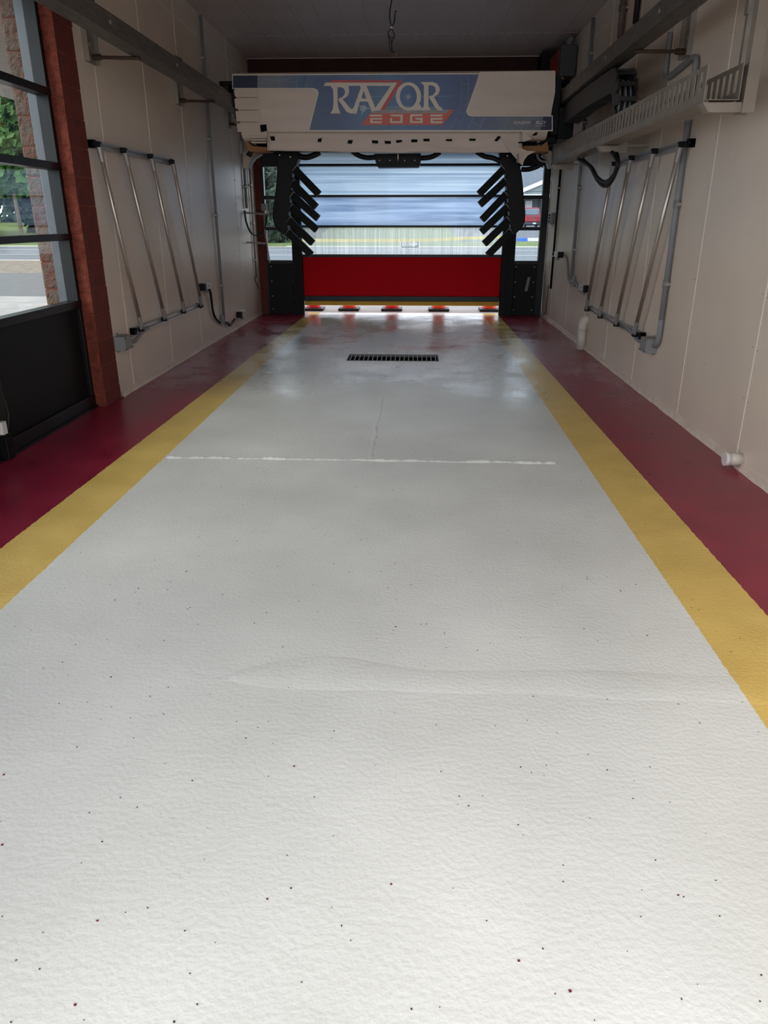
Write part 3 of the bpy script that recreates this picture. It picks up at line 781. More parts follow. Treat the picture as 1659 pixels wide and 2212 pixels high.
mb.prism([gp(x, y, 0.05 + 0.0012 * (y - 300)) for x, y in fp], (0, 0.002, 0)); mb.build('torn_film_flap', M_film, gan)
gpoly('grey_tape', Cc([(795, 768), (830, 762), (832, 920), (797, 926)]), M_boxgrey, 0.14, gan)
for pts in ([(561.5, 270), (575, 268.5), (577, 282.5), (563.5, 285.5)], [(583, 294.5), (593, 294.5), (594.5, 303.5), (586, 303.8)], [(687.5, 299.5), (695.5, 298), (694, 307), (685.5, 306.5)],
            [(752.5, 302.5), (762.5, 303), (759.5, 311), (750, 309.5)], [(803, 303), (816.5, 303.5), (817, 310), (804, 309.5)], [(830, 304.5), (844, 304.5), (844.5, 310.5), (832, 310.5)],
            [(854.5, 303), (868, 302), (869, 306.5), (857, 309)], [(888, 301), (901.5, 301), (901.5, 307), (889, 307.5)], [(915, 299.5), (928, 299.5), (928, 305.5), (914.5, 305)],
            [(963.5, 300.5), (976.5, 300.5), (976.5, 305), (963, 304.5)], [(1014, 299.5), (1027.5, 299.5), (1027.5, 304), (1014, 304)], [(1076, 293.5), (1082.5, 295.5), (1074, 305.5), (1067.5, 304)],
            [(1155, 287), (1162.5, 285), (1158.5, 292.5), (1149, 293.5)], [(1120, 306.5), (1132.5, 306), (1132, 309.5), (1119, 309.5)]):
    gpoly('tape_piece', pts, M_tape, 0.034, gan)
# tan cardboard beams under both ends, beige corner brackets
for pts, d in (([(528, 307), (535, 306), (545, 315), (562, 317), (578, 318), (582, 326), (555, 328), (536, 326)], -0.10), ([(1124, 316), (1135, 315), (1170, 315), (1182, 305), (1186, 327), (1140, 327)], -0.10)):
    gpoly('cardboard_beam', pts, M_tan, d, gan, 0.3)
for pts in ([(525, 329.5), (525, 364), (536.4, 364), (537.5, 357.5), (541, 349), (547.7, 340), (556.4, 335), (562.4, 331.5), (562, 326), (545.5, 326), (532.5, 325)],
            [(1171, 318), (1173, 333), (1180, 339), (1185, 347), (1187, 356.5), (1189, 364), (1203.2, 363.7), (1202.2, 345), (1193.5, 326.5), (1183, 325)]):
    gpoly('corner_bracket', pts, M_beige, -0.62, gan, 0.10)
gpoly('corner_trim', [(536.4, 364), (537.5, 357.5), (541, 349), (547.7, 340), (556.4, 335), (562.4, 331.5), (564, 333), (558, 337), (549.7, 342), (543, 351), (540, 358), (539.5, 364)], M_pvcgrey, -0.58, gan, 0.14)
gpoly('corner_trim', [(1173, 333), (1180, 339), (1185, 347), (1187, 356.5), (1189, 364), (1186, 364), (1184, 357.5), (1182, 348.5), (1177.5, 341), (1171, 336)], M_pvcgrey, -0.58, gan, 0.14)
# carriage end plates and black side gear
MB().box(-2.42, -2.245, 10.05, 10.9, 3.05, 3.10).build('carriage', M_black, gan, bev=.01); MB().box(-2.255, -2.235, 10.05, 10.9, 2.7, 3.10).build('carriage', M_black, gan)
MB().box(1.57, 1.66, 10.02, 10.95, 2.50, 3.10).build('carriage', M_black, gan, bev=.01); MB().box(1.66, 1.84, 10.02, 10.95, 2.46, 2.80).build('carriage', M_black, gan, bev=.01)
MB().box(1.50, 1.68, 10.2, 10.8, 2.42, 2.62).build('hose_box', M_black, gan, bev=.02)
for xx in (-2.31, 1.71):
    for yy in (10.25, 10.75):
        MB().tube([(xx - .04, yy, 3.045 + (.03 if xx > 0 else 0)), (xx + .04, yy, 3.045 + (.03 if xx > 0 else 0))], .045, 16).build('wheel', M_blackm, gan)
MB().prism([gp(x, y, -0.25) for x, y in [(1207, 172), (1216, 165), (1222, 178), (1228, 190), (1212, 196)]], (0, .05, 0)).build('cardboard_guard', M_tan, gan)
MB().box(-2.05, 1.45, 10.25, 10.75, 2.385, 2.46).build('underside', M_blackm, gan)
# centre nozzle box
cb = [gp(x, y, -0.30) for x, y in [(808, 332), (812, 352), (816, 361), (905, 360), (909, 349), (909, 331)]]
MB().prism(cb, (0, .3, 0)).build('centre_nozzle_box', M_black, gan, bev=.006)
MB().prism([gp(x, y, -0.29) for x, y in [(858.5, 333), (861, 333), (861, 341), (859.7, 348), (858.5, 341)]], (0, .01, 0)).build('nozzle_tip', M_letter, gan)
for xx in (820, 842, 874, 896):
    MB().tube([gp(xx, 346.5, -.302), gp(xx, 346.5, -.29)], .006, 8).build('bolt', M_screw, gan)
# spray arms with six nozzle tubes each
K3 = 4.608
def L3(pts): return [(500 + x / K3, 320 + y / K3) for x, y in pts]
def R3(pts): return [(860 + x / K3, 320 + y / K3) for x, y in pts]
YA = 10.40
def arm(outline, noz, F, sx):
    P = [wy(x, y, YA) for x, y in F(outline)]
    a_ = MB().prism(P, (0, 0.22, 0)).build('spray_arm', M_black, gan, bev=0.012)
    for (sxx, syy), (exx, eyy) in noz:
        (x0, y0), (x1, y1) = F([(sxx, syy), (exx, eyy)])
        p = wy(x0, y0, YA + 0.05); q = wy(x1, y1, YA - 0.02)
        nz_ = MB().bar(p, q, 0.09, 0.085, up=(0, 1, 0)).build('nozzle_tube', M_black, a_, bev=.006)
        d = (q - p); s0 = p + d * 0.05; s1 = p + d * 0.075
        MB().bar(s0, s1, 0.096, 0.091, up=(0, 1, 0)).build('clip_band', M_pvcgrey, a_)
    return a_
armL = arm([(440, 20), (665, 20), (668, 100), (640, 180), (604, 250), (600, 290), (622, 315), (594, 380), (590, 415), (618, 440), (578, 500), (575, 545), (605, 570), (567, 640), (565, 670), (590, 700), (553, 790), (560, 815), (590, 850), (578, 900), (545, 880), (470, 825), (425, 770), (408, 690), (412, 600), (430, 480), (450, 300), (453, 200), (442, 90)],
    [((615, 195), (869, 457)), ((590, 330), (842, 585)), ((588, 455), (861, 698)), ((575, 575), (849, 812)), ((555, 700), (808, 945)), ((545, 820), (795, 1061))], L3, 1)
armR = arm([(1015, 20), (1180, 20), (1215, 180), (1228, 240), (1240, 330), (1252, 480), (1268, 640), (1266, 720), (1240, 785), (1180, 845), (1140, 890), (1108, 850), (1128, 800), (1120, 770), (1095, 700), (1113, 660), (1105, 630), (1085, 570), (1100, 540), (1098, 510), (1070, 440), (1090, 420), (1082, 390), (1060, 320), (1078, 285), (1055, 220), (1030, 160), (1015, 90)],
    [((1065, 195), (807, 456)), ((1085, 310), (815, 562)), ((1090, 445), (836, 712)), ((1105, 570), (830, 834)), ((1115, 700), (859, 952)), ((1140, 815), (892, 1065))], R3, -1)
for p in ((604, 335), (627, 339), (1096, 337), (1118, 340)):
    MB().tube([wy(*p, YA - .006), wy(*p, YA + .004)], .008, 8).build('bolt', M_screw, gan)
# hoses slung under the housing
def gh(name, F, pts, Y, r, m=None): return MB().tube([wy(x, y, Y) for x, y in F(pts)], r, 8, smooth=6).build(name, m or M_rubber, gan, smooth=True)
gh('hose', L3, [(600, 30), (660, 75), (740, 92), (810, 75), (880, 40)], 10.5, .035)
gh('hose', L3, [(1200, 30), (1270, 75), (1350, 95), (1440, 90)], 10.5, .03)
gh('hose', R3, [(170, 95), (260, 98), (340, 85), (420, 40)], 10.5, .03)
gh('hose', R3, [(780, 35), (860, 82), (950, 100), (1030, 140)], 10.5, .03)
gh('hose', lambda p: p, [(1126, 366), (1143, 365.5), (1162, 359), (1173, 350), (1184, 343)], 10.7, .03)
gh('cable', lambda p: p, [(1146, 338), (1156, 348), (1173, 362)], 10.6, .008)
gh('cable', lambda p: p, [(1160, 332), (1163, 342), (1170, 348), (1183, 350)], 10.6, .014, M_pvcgrey)
gh('sensor_bracket', lambda p: p, [(534, 336), (538, 328), (542, 327), (543, 333), (538, 338)], 10.35, .016, M_black)
gh('side_hose', lambda p: p, [(520, 308), (521, 320), (520, 332)], 10.4, .03, M_pvcgrey)
gh('side_hose', lambda p: p, [(1178, 312), (1177, 322), (1178, 332)], 10.4, .035, M_black)
gh('side_hose', lambda p: p, [(1194, 288), (1200, 287), (1212, 286.5), (1228, 287)], 10.3, .02, M_galv)

# ------------------------------------------------------------------ guide rails and their wall brackets
def rail(X, ya, yb, sgn, zb, label):
    r = thing('guide_rail', (X, ya, zb), label, 'rail', 'gantry guide rails')
    w = 0.075 * sgn
    # C-shaped steel channel, open side towards the wall
    P = [(X + w, zb), (X + w, zb + .135), (X - w * .9, zb + .135), (X - w * .9, zb + .115), (X + w * .75, zb + .115), (X + w * .75, zb + .02), (X - w * .9, zb + .02), (X - w * .9, zb)]
    MB().prism([(x, ya, z) for x, z in P], (0, yb - ya, 0)).build('channel', M_rail, r)
    MB().box(X - .03, X + .03, ya, yb, zb + .135, zb + .150).build('wheel_track', M_rail, r)
    for k in range(5):
        yy = 6.2 + k * 1.6
        MB().tube([(X + w, yy, zb + .07), (X + w * 1.12, yy, zb + .07)], .014, 8).build('bolt', M_galv, r)
    return r
rail(-2.335, 0.5, 12.9, 1, 2.815, 'dark steel guide rail along the wall with the brick pier')
rail(1.745, 0.5, 12.9, -1, 2.845, 'dark steel guide rail above the slotted cable tray')
def bracket(X, sgn, y, zb, zt, xr, zr, label):
    b = thing('rail_bracket', (X, y, zb), label, 'bracket', 'wall brackets holding the guide rails')
    x1 = X + sgn * .03
    P = [(X, y - .11), (X + sgn * .045, y - .11), (X + sgn * .045, y - .098), (X + sgn * .012, y - .098), (X + sgn * .012, y + .098), (X + sgn * .045, y + .098), (X + sgn * .045, y + .11), (X, y + .11)]
    MB().prism([(x, yy, zb) for x, yy in P], (0, 0, zt - zb)).build('wall_plate', M_galv, b)
    MB().tube([(X + sgn * .02, y, zb + .045), (xr, y, zr - .016)], .014, 8).build('strut_rod', M_rod, b)
    MB().tube([(X + sgn * .03, y, zb + .045), (X + sgn * .10, y, zb + .045)], .024, 8).build('rod_sleeve', M_rod, b)
    MB().tube([(X + sgn * .02, y, zt - .04), (xr - sgn * .09, y, zr + .19), (xr - sgn * .02, y, zr + .166)], .014, 8).build('strut_rod', M_rod, b)
    MB().tube([(X + sgn * .03, y, zt - .045), (X + sgn * .09, y, zt - .075)], .022, 8).build('rod_sleeve', M_rod, b)
    for zz in (zb + .045, zb + .14, zt - .14, zt - .045): MB().tube([(X + sgn * .012, y, zz), (X + sgn * .024, y, zz)], .014, 6).build('bolt', M_screw, b)
    return b
bracket(XL, 1, 7.0, 2.765, 3.27, -2.33, 2.815, 'steel rail bracket on the panelled wall next to the brick pier')
bracket(XL, 1, 9.42, 2.765, 3.27, -2.33, 2.815, 'steel rail bracket on the wall midway between the brick pier and the gantry')
bracket(XL, 1, 11.78, 2.78, 3.28, -2.33, 2.815, 'steel rail bracket on the wall just behind the gantry end')
bracket(XR, -1, 7.07, 2.78, 3.30, 1.74, 2.845, 'steel rail bracket above the cable tray, beside the bent conduit loop')
bracket(XR, -1, 9.5, 2.78, 3.30, 1.74, 2.845, 'steel rail bracket above the cable tray, behind the cable chain')

# ------------------------------------------------------------------ slotted cable tray with brackets and strut post
XT0, XT1, YT0, YT1, ZT0, ZT1 = 1.695, 1.885, 5.06, 10.56, 2.215, 2.405
tray = thing('cable_tray', (1.79, 5.06, ZT0), 'long slotted galvanised cable tray hung along the right wall', 'cable tray')
def slotted(name, X, ya, yb, z0, z1, m):
    mb = MB(); t = .0025
    mb.box(X - t, X + t, ya, yb, z0, z0 + .045); mb.box(X - t, X + t, ya, yb, z1 - .028, z1)
    n = int((yb - ya) / 0.10); st = (yb - ya) / n
    for i in range(n):
        y = ya + i * st
        mb.box(X - t, X + t, y, y + st - .042, z0 + .045, z1 - .028)
    mb.box(X - t, X + t, yb - .042, yb, z0 + .045, z1 - .028)
    return mb.build(name, m, tray)
M_tray = mat('tray_steel', (150, 140, 128), 0.45, metal=0.45, var=0.12, vscale=6)
slotted('slotted_side', XT0, YT0 + .04, YT1, ZT0, ZT1, M_tray)
slotted('slotted_side', XT1, YT0, YT1, ZT0, ZT1, M_tray)
MB().box(XT0, XT1, YT0, YT1, ZT0 - .003, ZT0).build('tray_floor', M_tray, tray)
MB().box(XT0 - .004, XT0 + .03, YT0 + .04, YT1, ZT0 - .012, ZT0 - .003).build('bottom_lip', M_tray, tray)
def tray_bracket(y, label, wall=True):
    b = thing('tray_bracket', (XR, y, ZT0 - .07), label, 'bracket', 'brackets under the cable tray')
    P = [(XT0 - .01, y, ZT0 - .013), (XT0 + .03, y, ZT0 - .065), (1.89 if wall else 1.915, y, ZT0 - .065), (1.89 if wall else 1.915, y, ZT0 - .013)]
    MB().prism(P, (0, .09, 0)).build('arm', M_tray, b)
    if wall: MB().box(1.89, 1.96, y + .03, y + .07, ZT0 - .075, ZT0 + .06).build('plate', M_tray, b); MB().box(1.96, XR, y + .04, y + .06, ZT0 - .02, ZT0 + .0).build('wall_stub', M_tray, b)
    return b
tray_bracket(5.08, 'tray bracket at the open end of the slotted tray, fixed to the strut post', False)
tray_bracket(7.85, 'tray bracket above the hanging pair of black hoses')
tray_bracket(10.40, 'tray bracket at the tray end beside the exit door')
sp = thing('strut_post', (1.945, 5.1, 2.14), 'beige strut post hanging from the ceiling at the open end of the tray', 'strut')
P = [(1.915, 5.06), (1.985, 5.06), (1.985, 5.075), (1.93, 5.075), (1.93, 5.165), (1.985, 5.165), (1.985, 5.18), (1.915, 5.18)]
MB().prism([(x, y, 2.145) for x, y in P], (0, 0, ZC - 2.145)).build('channel', M_tray, sp)
MB().box(1.89, 1.915, 5.13, 5.165, 2.40, ZC).build('edge_strip', M_galv, sp)
MB().box(1.88, 1.892, 5.12, 5.17, 2.66, 2.74).build('clip', M_galv, sp)
MB().box(1.905, XR - .004, 5.08, 5.16, ZC - .1, ZC - .02).build('top_arm', M_tray, sp)

# ------------------------------------------------------------------ cable drag chain looping out of the tray
chain = thing('cable_chain', (1.79, 7.3, ZT0), 'black segmented cable chain looping up out of the tray to the gantry', 'cable chain')
Rz = 0.194; zc = ZT0 + .103 + Rz; yl = 7.66
path = []
for i in range(16): path.append((9.95 - (9.95 - yl) * i / 16, zc - Rz))
for i in range(13):
    a = math.pi * i / 12; path.append((yl - Rz * 1.15 * math.sin(a), zc - Rz * math.cos(a)))
for i in range(1, 17):
    u = i / 16; path.append((yl + (9.95 - yl) * u, zc + Rz + 0.02 * math.sin(u * math.pi)))
acc = [0]
for i in range(1, len(path)): acc.append(acc[-1] + math.hypot(path[i][0] - path[i - 1][0], path[i][1] - path[i - 1][1]))
def at(s_):
    for i in range(1, len(path)):
        if acc[i] >= s_:
            t = (s_ - acc[i - 1]) / max(1e-6, acc[i] - acc[i - 1])
            y = path[i - 1][0] + t * (path[i][0] - path[i - 1][0]); z = path[i - 1][1] + t * (path[i][1] - path[i - 1][1])
            return y, z, math.atan2(path[i][1] - path[i - 1][1], path[i][0] - path[i - 1][0])
    return path[-1][0], path[-1][1], 0
lk = MB()
for sx in (-1, 1):
    x0, x1 = (sx * .078 - .009, sx * .078 + .009)
    lk.prism([(x0, -.045, -.098), (x0, .045, -.098), (x0, .056, -.05), (x0, .056, .05), (x0, .045, .098), (x0, -.045, .098), (x0, -.04, .05), (x0, -.04, -.05)], (x1 - x0, 0, 0))
lk.box(-.07, .07, -.018, .018, .082, .096); lk.box(-.07, .07, -.018, .018, -.096, -.082)
link0 = None; npitch = int(acc[-1] / 0.098)
M_chain = mat('chain_plastic', (38, 37, 36), 0.5, var=0.2, vscale=10)
for i in range(npitch):
    y, z, an = at((i + .5) * acc[-1] / npitch)
    if link0 is None:
        ORG['_link'] = Vector((0, 0, 0))
        me = bpy.data.meshes.new('chain_link'); me.from_pydata(lk.v, [], lk.f)
        bm = bmesh.new(); bm.from_mesh(me); bmesh.ops.recalc_face_normals(bm, faces=bm.faces); bm.to_mesh(me); bm.free(); me.materials.append(M_chain)
        o = bpy.data.objects.new('chain_link', me); C.objects.link(o); o.parent = chain; link0 = o
    else:
        o = link0.copy(); C.objects.link(o); o.parent = chain
    o.location = Vector((1.79, y, z)) - ORG[chain.name]; o.rotation_euler = (an, 0, 0)
for k, (dx, r, m) in enumerate(((-.045, .013, M_pvcgrey), (-.018, .010, M_rubber), (.005, .012, M_pvcgrey), (.03, .009, M_rubber), (.05, .010, M_pvcgrey))):
    MB().tube([(1.79 + dx, y, z) for y, z in path], r, 6).build('cable', m, chain, smooth=True)

# ------------------------------------------------------------------ slanted wall spray frames
def spray_frame(sgn, X, tops, bots, rt, rb, label):
    xw = X + sgn * .03; xt = X + sgn * .085
    ya = min(t[0] for t in tops)
    f = thing('spray_frame', (X, ya, 0.5), label, 'spray frame', 'wall mounted slanted tube frames')
    for (y0, y1, z) in (rt, rb):
        r = MB(); s_ = sgn
        P = [(X, z - .028), (X + s_ * .05, z - .028), (X + s_ * .05, z - .010), (X + s_ * .036, z - .006), (X + s_ * .036, z + .006), (X + s_ * .05, z + .010), (X + s_ * .05, z + .028), (X, z + .028)]
        r.prism([(x, y0, zz) for x, zz in P], (0, y1 - y0, 0))
        o = r.build('rail', M_alu, f)
        for yy in (y0, y1 - .05): MB().box(min(X, X + sgn * .055), max(X, X + sgn * .055), yy, yy + .05, z - .031, z + .031).build('end_cap', M_black, o)
    for (yt, zt), (yb, zb_) in zip(tops, bots):
        p = Vector((xt, yt, zt)); q = Vector((xt, yb, zb_))
        t = MB().tube([p, q], .019, 10).build('spray_tube', M_stain, f, smooth=True)
        for e, dd in ((p, 1), (q, -1)):
            d = (q - p).normalized() * dd
            MB().tube([e + d * .0, e + d * .13], .024, 8).build('clamp_sleeve', M_alu, t)
            MB().box(min(X + sgn * .05, xt + sgn * .02), max(X + sgn * .05, xt + sgn * .02), e.y - .022, e.y + .022, e.z - .022, e.z + .022).build('clamp', M_black, t, bev=.004)
    return f
spray_frame(1, XL, [(6.60 + .14, 2.135), (7.33, 2.135), (8.05, 2.14), (8.74, 2.135)], [(7.24, 0.56), (7.95, 0.57), (8.65, 0.57), (9.37, 0.56)], (6.73, 8.84, 2.14), (7.14, 9.46, 0.55), 'slanted tube spray frame on the wall beyond the brick pier')
spray_frame(-1, XR, [(8.86, 2.11), (8.17, 2.12), (7.41, 2.12), (6.67, 2.11)], [(9.50, 0.525), (8.78, 0.525), (8.04, 0.53), (7.32, 0.53)], (6.58, 8.93, 2.115), (7.22, 9.57, 0.525), 'slanted tube spray frame on the wall below the cable tray')

# ------------------------------------------------------------------ conduits, boxes, sensors, hoses on the walls
def onL(x, y, d=0.03): return wx(x, y, XL + d)
def onR(x, y, d=0.03): return wx(x, y, XR - d)
def run(name, pts, r, m, label, cat, sm=5, group=None, clips=()):
    o = MB().tube(pts, r, 10, smooth=sm).build(name, m, smooth=True, label=label, cat=cat, group=group)
    return o
def straight(name, pts, r, m, label, cat, nclip, X, sgn):
    """conduit with clips: empty > pipe, clips"""
    t = thing(name, pts[-1], label, cat)
    MB().tube(pts, r, 10, smooth=0).build('pipe', m, t, smooth=True)
    p, q = Vector(pts[0]), Vector(pts[-1])
    for k in range(nclip):
        c = p.lerp(q, (k + .5) / nclip)
        MB().box(min(X, X + sgn * .05), max(X, X + sgn * .05), c.y - .035, c.y + .035, c.z - .012, c.z + .012).build('clip', M_galv, t)
        MB().tube([c - Vector((0, 0, .03)), c + Vector((0, 0, .03))], r * 1.25, 10).build('coupling', m, t, smooth=True)
    return t
yc = 10.63
straight('wall_conduit', [(XL + .03, yc, 3.9), (XL + .03, yc, 0.24)], .019, M_pvcgrey, 'grey conduit running down the left wall to the floor level junction', 'conduit', 4, XL, 1)
straight('wall_conduit', [(XL + .03, 12.58, 3.6), (XL + .03, 12.58, 1.72)], .022, M_pvcgrey, 'short grey conduit dropping to the black cable loop by the left sidelight', 'conduit', 3, XL, 1)
straight('wall_conduit', [(XL + .03, 12.99, 2.36), (XL + .03, 13.0, 0.64)], .014, M_galv, 'thin conduit on the left wall right beside the far red corner', 'conduit', 3, XL, 1)
straight('wall_conduit', [(XL + .03, 13.2, 3.5), (XL + .03, 13.2, 3.1)], .02, M_galv, 'stub of conduit high on the left wall behind the gantry', 'conduit', 1, XL, 1)
straight('wall_conduit', [(XR - .03, 10.95, 3.9), (XR - .03, 10.85, 0.78)], .021, M_pvcgrey, 'grey conduit running down the right wall between the two level sensors', 'conduit', 4, XR, -1)
straight('wall_conduit', [(XR - .03, 6.74, 2.62), (XR - .03, 6.74, 0.72)], .024, M_pvcgrey, 'grey conduit running down the right wall to the box beside the tube frame', 'conduit', 3, XR, -1)
straight('wall_conduit', [(XR - .025, 12.45, 2.5), (XR - .025, 12.5, 0.52)], .017, M_black, 'black conduit on the right wall close to the exit door', 'conduit', 2, XR, -1)
straight('wall_conduit', [(XR - .05, 9.32, 3.9), (XR - .05, 9.3, 3.36)], .035, mat('brown_hose', (98, 82, 78), 0.5), 'thick hose with clamp hanging down above the right guide rail', 'conduit', 1, XR, -1)
straight('wall_conduit', [(XR - .05, 8.70, 3.9), (XR - .05, 8.7, 3.36)], .03, M_rubber, 'dark hose dropping behind the right guide rail near the bent conduit', 'conduit', 1, XR, -1)
run('bent_conduit', [(XR - .03, 6.74, 2.60), (XR - .03, 6.74, 2.70), (XR - .03, 6.80, 2.735), (XR - .03, 6.93, 2.735), (XR - .03, 7.38, 2.70), (XR - .03, 7.50, 2.72), (XR - .03, 7.53, 2.80), (XR - .03, 7.53, 3.05)], .024, M_pvcgrey, 'S-bent grey conduit loop above the cable tray', 'conduit', 6)
run('conduit_elbow', [(XR - .03, 6.74, 0.74), (XR - .03, 6.74, 0.60), (XR - .03, 6.78, 0.52), (XR - .03, 6.90, 0.485), (XR - .03, 6.98, 0.48)], .024, M_pvcgrey, 'grey elbow joining the right conduit to its box', 'conduit', 6)
def jbox(c, sx, sy, sz, X, sgn, label):
    b = thing('junction_box', (X, c[1], c[2] - sz / 2), label, 'junction box')
    x0, x1 = sorted((X, X + sgn * sx))
    MB().box(x0, x1, c[1] - sy / 2, c[1] + sy / 2, c[2] - sz / 2, c[2] + sz / 2).build('body', M_boxgrey, b, bev=.006)
    xa, xb = sorted((X + sgn * sx, X + sgn * (sx + .014)))
    cv = MB().box(xa, xb, c[1] - sy / 2 + .004, c[1] + sy / 2 - .004, c[2] - sz / 2 + .004, c[2] + sz / 2 - .004).build('cover', M_boxgrey, b, bev=.004)
    for i in (-1, 1):
        for j in (-1, 1):
            xs = X + sgn * (sx + .014)
            MB().tube([(xs, c[1] + i * (sy / 2 - .016), c[2] + j * (sz / 2 - .016)), (xs + sgn * .005, c[1] + i * (sy / 2 - .016), c[2] + j * (sz / 2 - .016))], .006, 6).build('screw', M_black, cv)
    for dz in (-1, 1):
        MB().box(*sorted((X, X + sgn * .01)), c[1] - .02, c[1] + .02, c[2] + dz * sz / 2 - .02, c[2] + dz * sz / 2 + .02).build('mounting_tab', M_boxgrey, b)
    return b
c = onL(261, 740); jbox(c, .09, .19, .13, XL, 1, 'grey junction box low on the wall beside the brick pier')
c = onR(1406, 745); jbox(c, .09, .19, .13, XR, -1, 'grey junction box low on the right wall below the tube frame')
run('flex_conduit', [(XL + .05, 6.99 + .05, .47), (XL + .05, 7.10, .465), (XL + .05, 7.2, .485), (XL + .06, 7.33, .53), (XL + .07, 7.45, .545)], .018, M_pvcgrey, 'grey flexible conduit from the box by the brick pier to the tube frame', 'conduit', 6)
run('flex_conduit', [(XR - .05, 7.16, .485), (XR - .05, 7.27, .475), (XR - .055, 7.40, .50), (XR - .06, 7.53, .53), (XR - .07, 7.62, .54)], .018, M_pvcgrey, 'grey flexible conduit from the right wall box to the tube frame', 'conduit', 6)
# level sensors with flexible leads
def sensor(X, sgn, y, z, facing, label, black_face=True):
    s_ = thing('level_sensor', (X, y, z - .06), label, 'sensor', 'level sensors low on the side walls')
    x0, x1 = sorted((X, X + sgn * .075))
    MB().box(x0, x1, y - .05, y + .24, z - .03, z + .045).build('bracket', M_white, s_, bev=.004)
    yy = y + facing * .085 - .012
    xa, xb = sorted((X, X + sgn * .078))
    MB().box(xa, xb, yy - .045, yy + .045, z - .035, z + .05).build('head', M_black, s_, bev=.006)
    MB().tube([(X + sgn * .05, y + .02, z - .03), (X + sgn * .05, y + .02, z - .075)], .022, 10).build('gland', M_boxgrey, s_)
    for k in (-1, 0, 1): MB().tube([(X + sgn * .075, y - facing * .05 + k * .02, z + .01), (X + sgn * .079, y - facing * .05 + k * .02, z + .01)], .005, 6).build('screw', M_dkscrew, s_)
    return s_
sensor(XL, 1, onL(441, 620).y, onL(441, 620).z, -1, 'white and black sensor beside the lower end of the left tube frame')
sensor(XL, 1, onL(519, 679).y, onL(519, 679).z, -1, 'white and black sensor near the floor between conduit and far left corner')
sensor(XR, -1, onR(1209, 551).y, onR(1209, 551).z, -1, 'white and black sensor on the right wall near the exit door')
sensor(XR, -1, onR(1265, 624).y, onR(1265, 624).z, -1, 'white and black sensor beside the right tube frame')
run('sensor_cable', [onL(449, 623, .05), onL(454, 630, .05), onL(457, 650), onL(460, 672), onL(466, 688), onL(476, 697)], .016, M_rubber, 'dark flexible lead from the left frame sensor to the conduit junction', 'cable', 6)
run('sensor_cable', [onL(484, 697), onL(491, 697), onL(496.5, 703), onL(501, 698), onL(507, 689, .05)], .016, M_rubber, 'dark flexible lead from the conduit junction to the low left sensor', 'cable', 6)
run('sensor_cable', [onR(1220, 550, .06), onR(1224.5, 558), onR(1226.7, 576), onR(1227.5, 600), onR(1232, 611), onR(1238, 611)], .016, M_pvcgrey, 'grey flexible lead from the sensor near the exit door', 'cable', 6)
run('sensor_cable', [onR(1243, 611), onR(1248, 617), onR(1252, 627), onR(1258, 631, .05)], .016, M_pvcgrey, 'grey flexible lead to the sensor beside the right tube frame', 'cable', 6)
def tee(p, X, sgn, label):
    t = thing('conduit_tee', (X, p.y, p.z - .05), label, 'junction box')
    MB().tube([p + Vector((0, 0, .09)), p + Vector((0, 0, -.05))], .032, 10).build('body', M_boxgrey, t)
    MB().tube([p + Vector((0, -.10, 0)), p + Vector((0, .10, 0))], .026, 10).build('side_ports', M_boxgrey, t)
    MB().box(*sorted((X, X + sgn * .035)), p.y - .05, p.y + .05, p.z - .03, p.z + .03).build('back_plate', M_boxgrey, t)
tee(onL(481, 695), XL, 1, 'grey conduit tee at the foot of the left wall conduit')
tee(onR(1239, 611), XR, -1, 'grey conduit tee at the foot of the right wall conduit')

# twin hose loop under the tray
for k, (dz, dx, lab) in enumerate(((0, 0, 'upper'), (-.06, .06, 'lower'))):
    run('hose_loop', [(1.80 + dx, 9.35 + .05 * k, 2.19), wx(1276, 360 + 2 * k, 1.82 + dx), wx(1290, 383 + 5 * k, 1.83 + dx), wx(1306, 393 + 9 * k, 1.84 + dx), wx(1322, 383 + 7 * k, 1.84 + dx), wx(1335, 352, 1.83 + dx), (1.82 + dx, 7.99, 2.19)], .019, M_rubber, '%s of the two black hoses hanging in a loop under the tray' % lab, 'hose', 8)
# left photo-eye stand with U-shaped hose
pe = thing('photo_eye', (XL, 12.6, 1.15), 'grey photo eye arm and box with two bars beside the left sidelight', 'sensor')
for (pa, pb) in (((528, 459), (575, 463)), ((536, 524), (577, 526))):
    q = wy(*pb, 12.75); MB().bar((XL, 12.6, onL(*pa).z), q, .03, .03).build('bar', M_galv, pe)
a = wy(564, 440, 12.7); b = wy(576.5, 455.5, 12.7); MB().box(a.x, b.x, 12.68, 12.76, b.z, a.z).build('box', M_boxgrey, pe, bev=.005)
MB().tube([wy(570, 440, 12.72), wy(572, 500, 12.72), wy(583, 567, 12.72)], .012, 8).build('rod', M_galv, pe)
run('cable_loop', [wx(528, 455, XL + .03), wx(532, 480, XL + .05), wx(541, 501, XL + .10), wy(553, 508, 12.7), wy(567, 501, 12.72), wy(574.5, 484, 12.72), wy(575.5, 464, 12.72)], .015, M_rubber, 'black cable hanging in a U beside the left sidelight', 'cable', 8)
run('loose_wire', [onL(550, 598), onL(552, 607), onL(556, 616), onL(558, 624)], .006, M_rubber, 'short loose wire below the thin far left conduit', 'wire', 5)
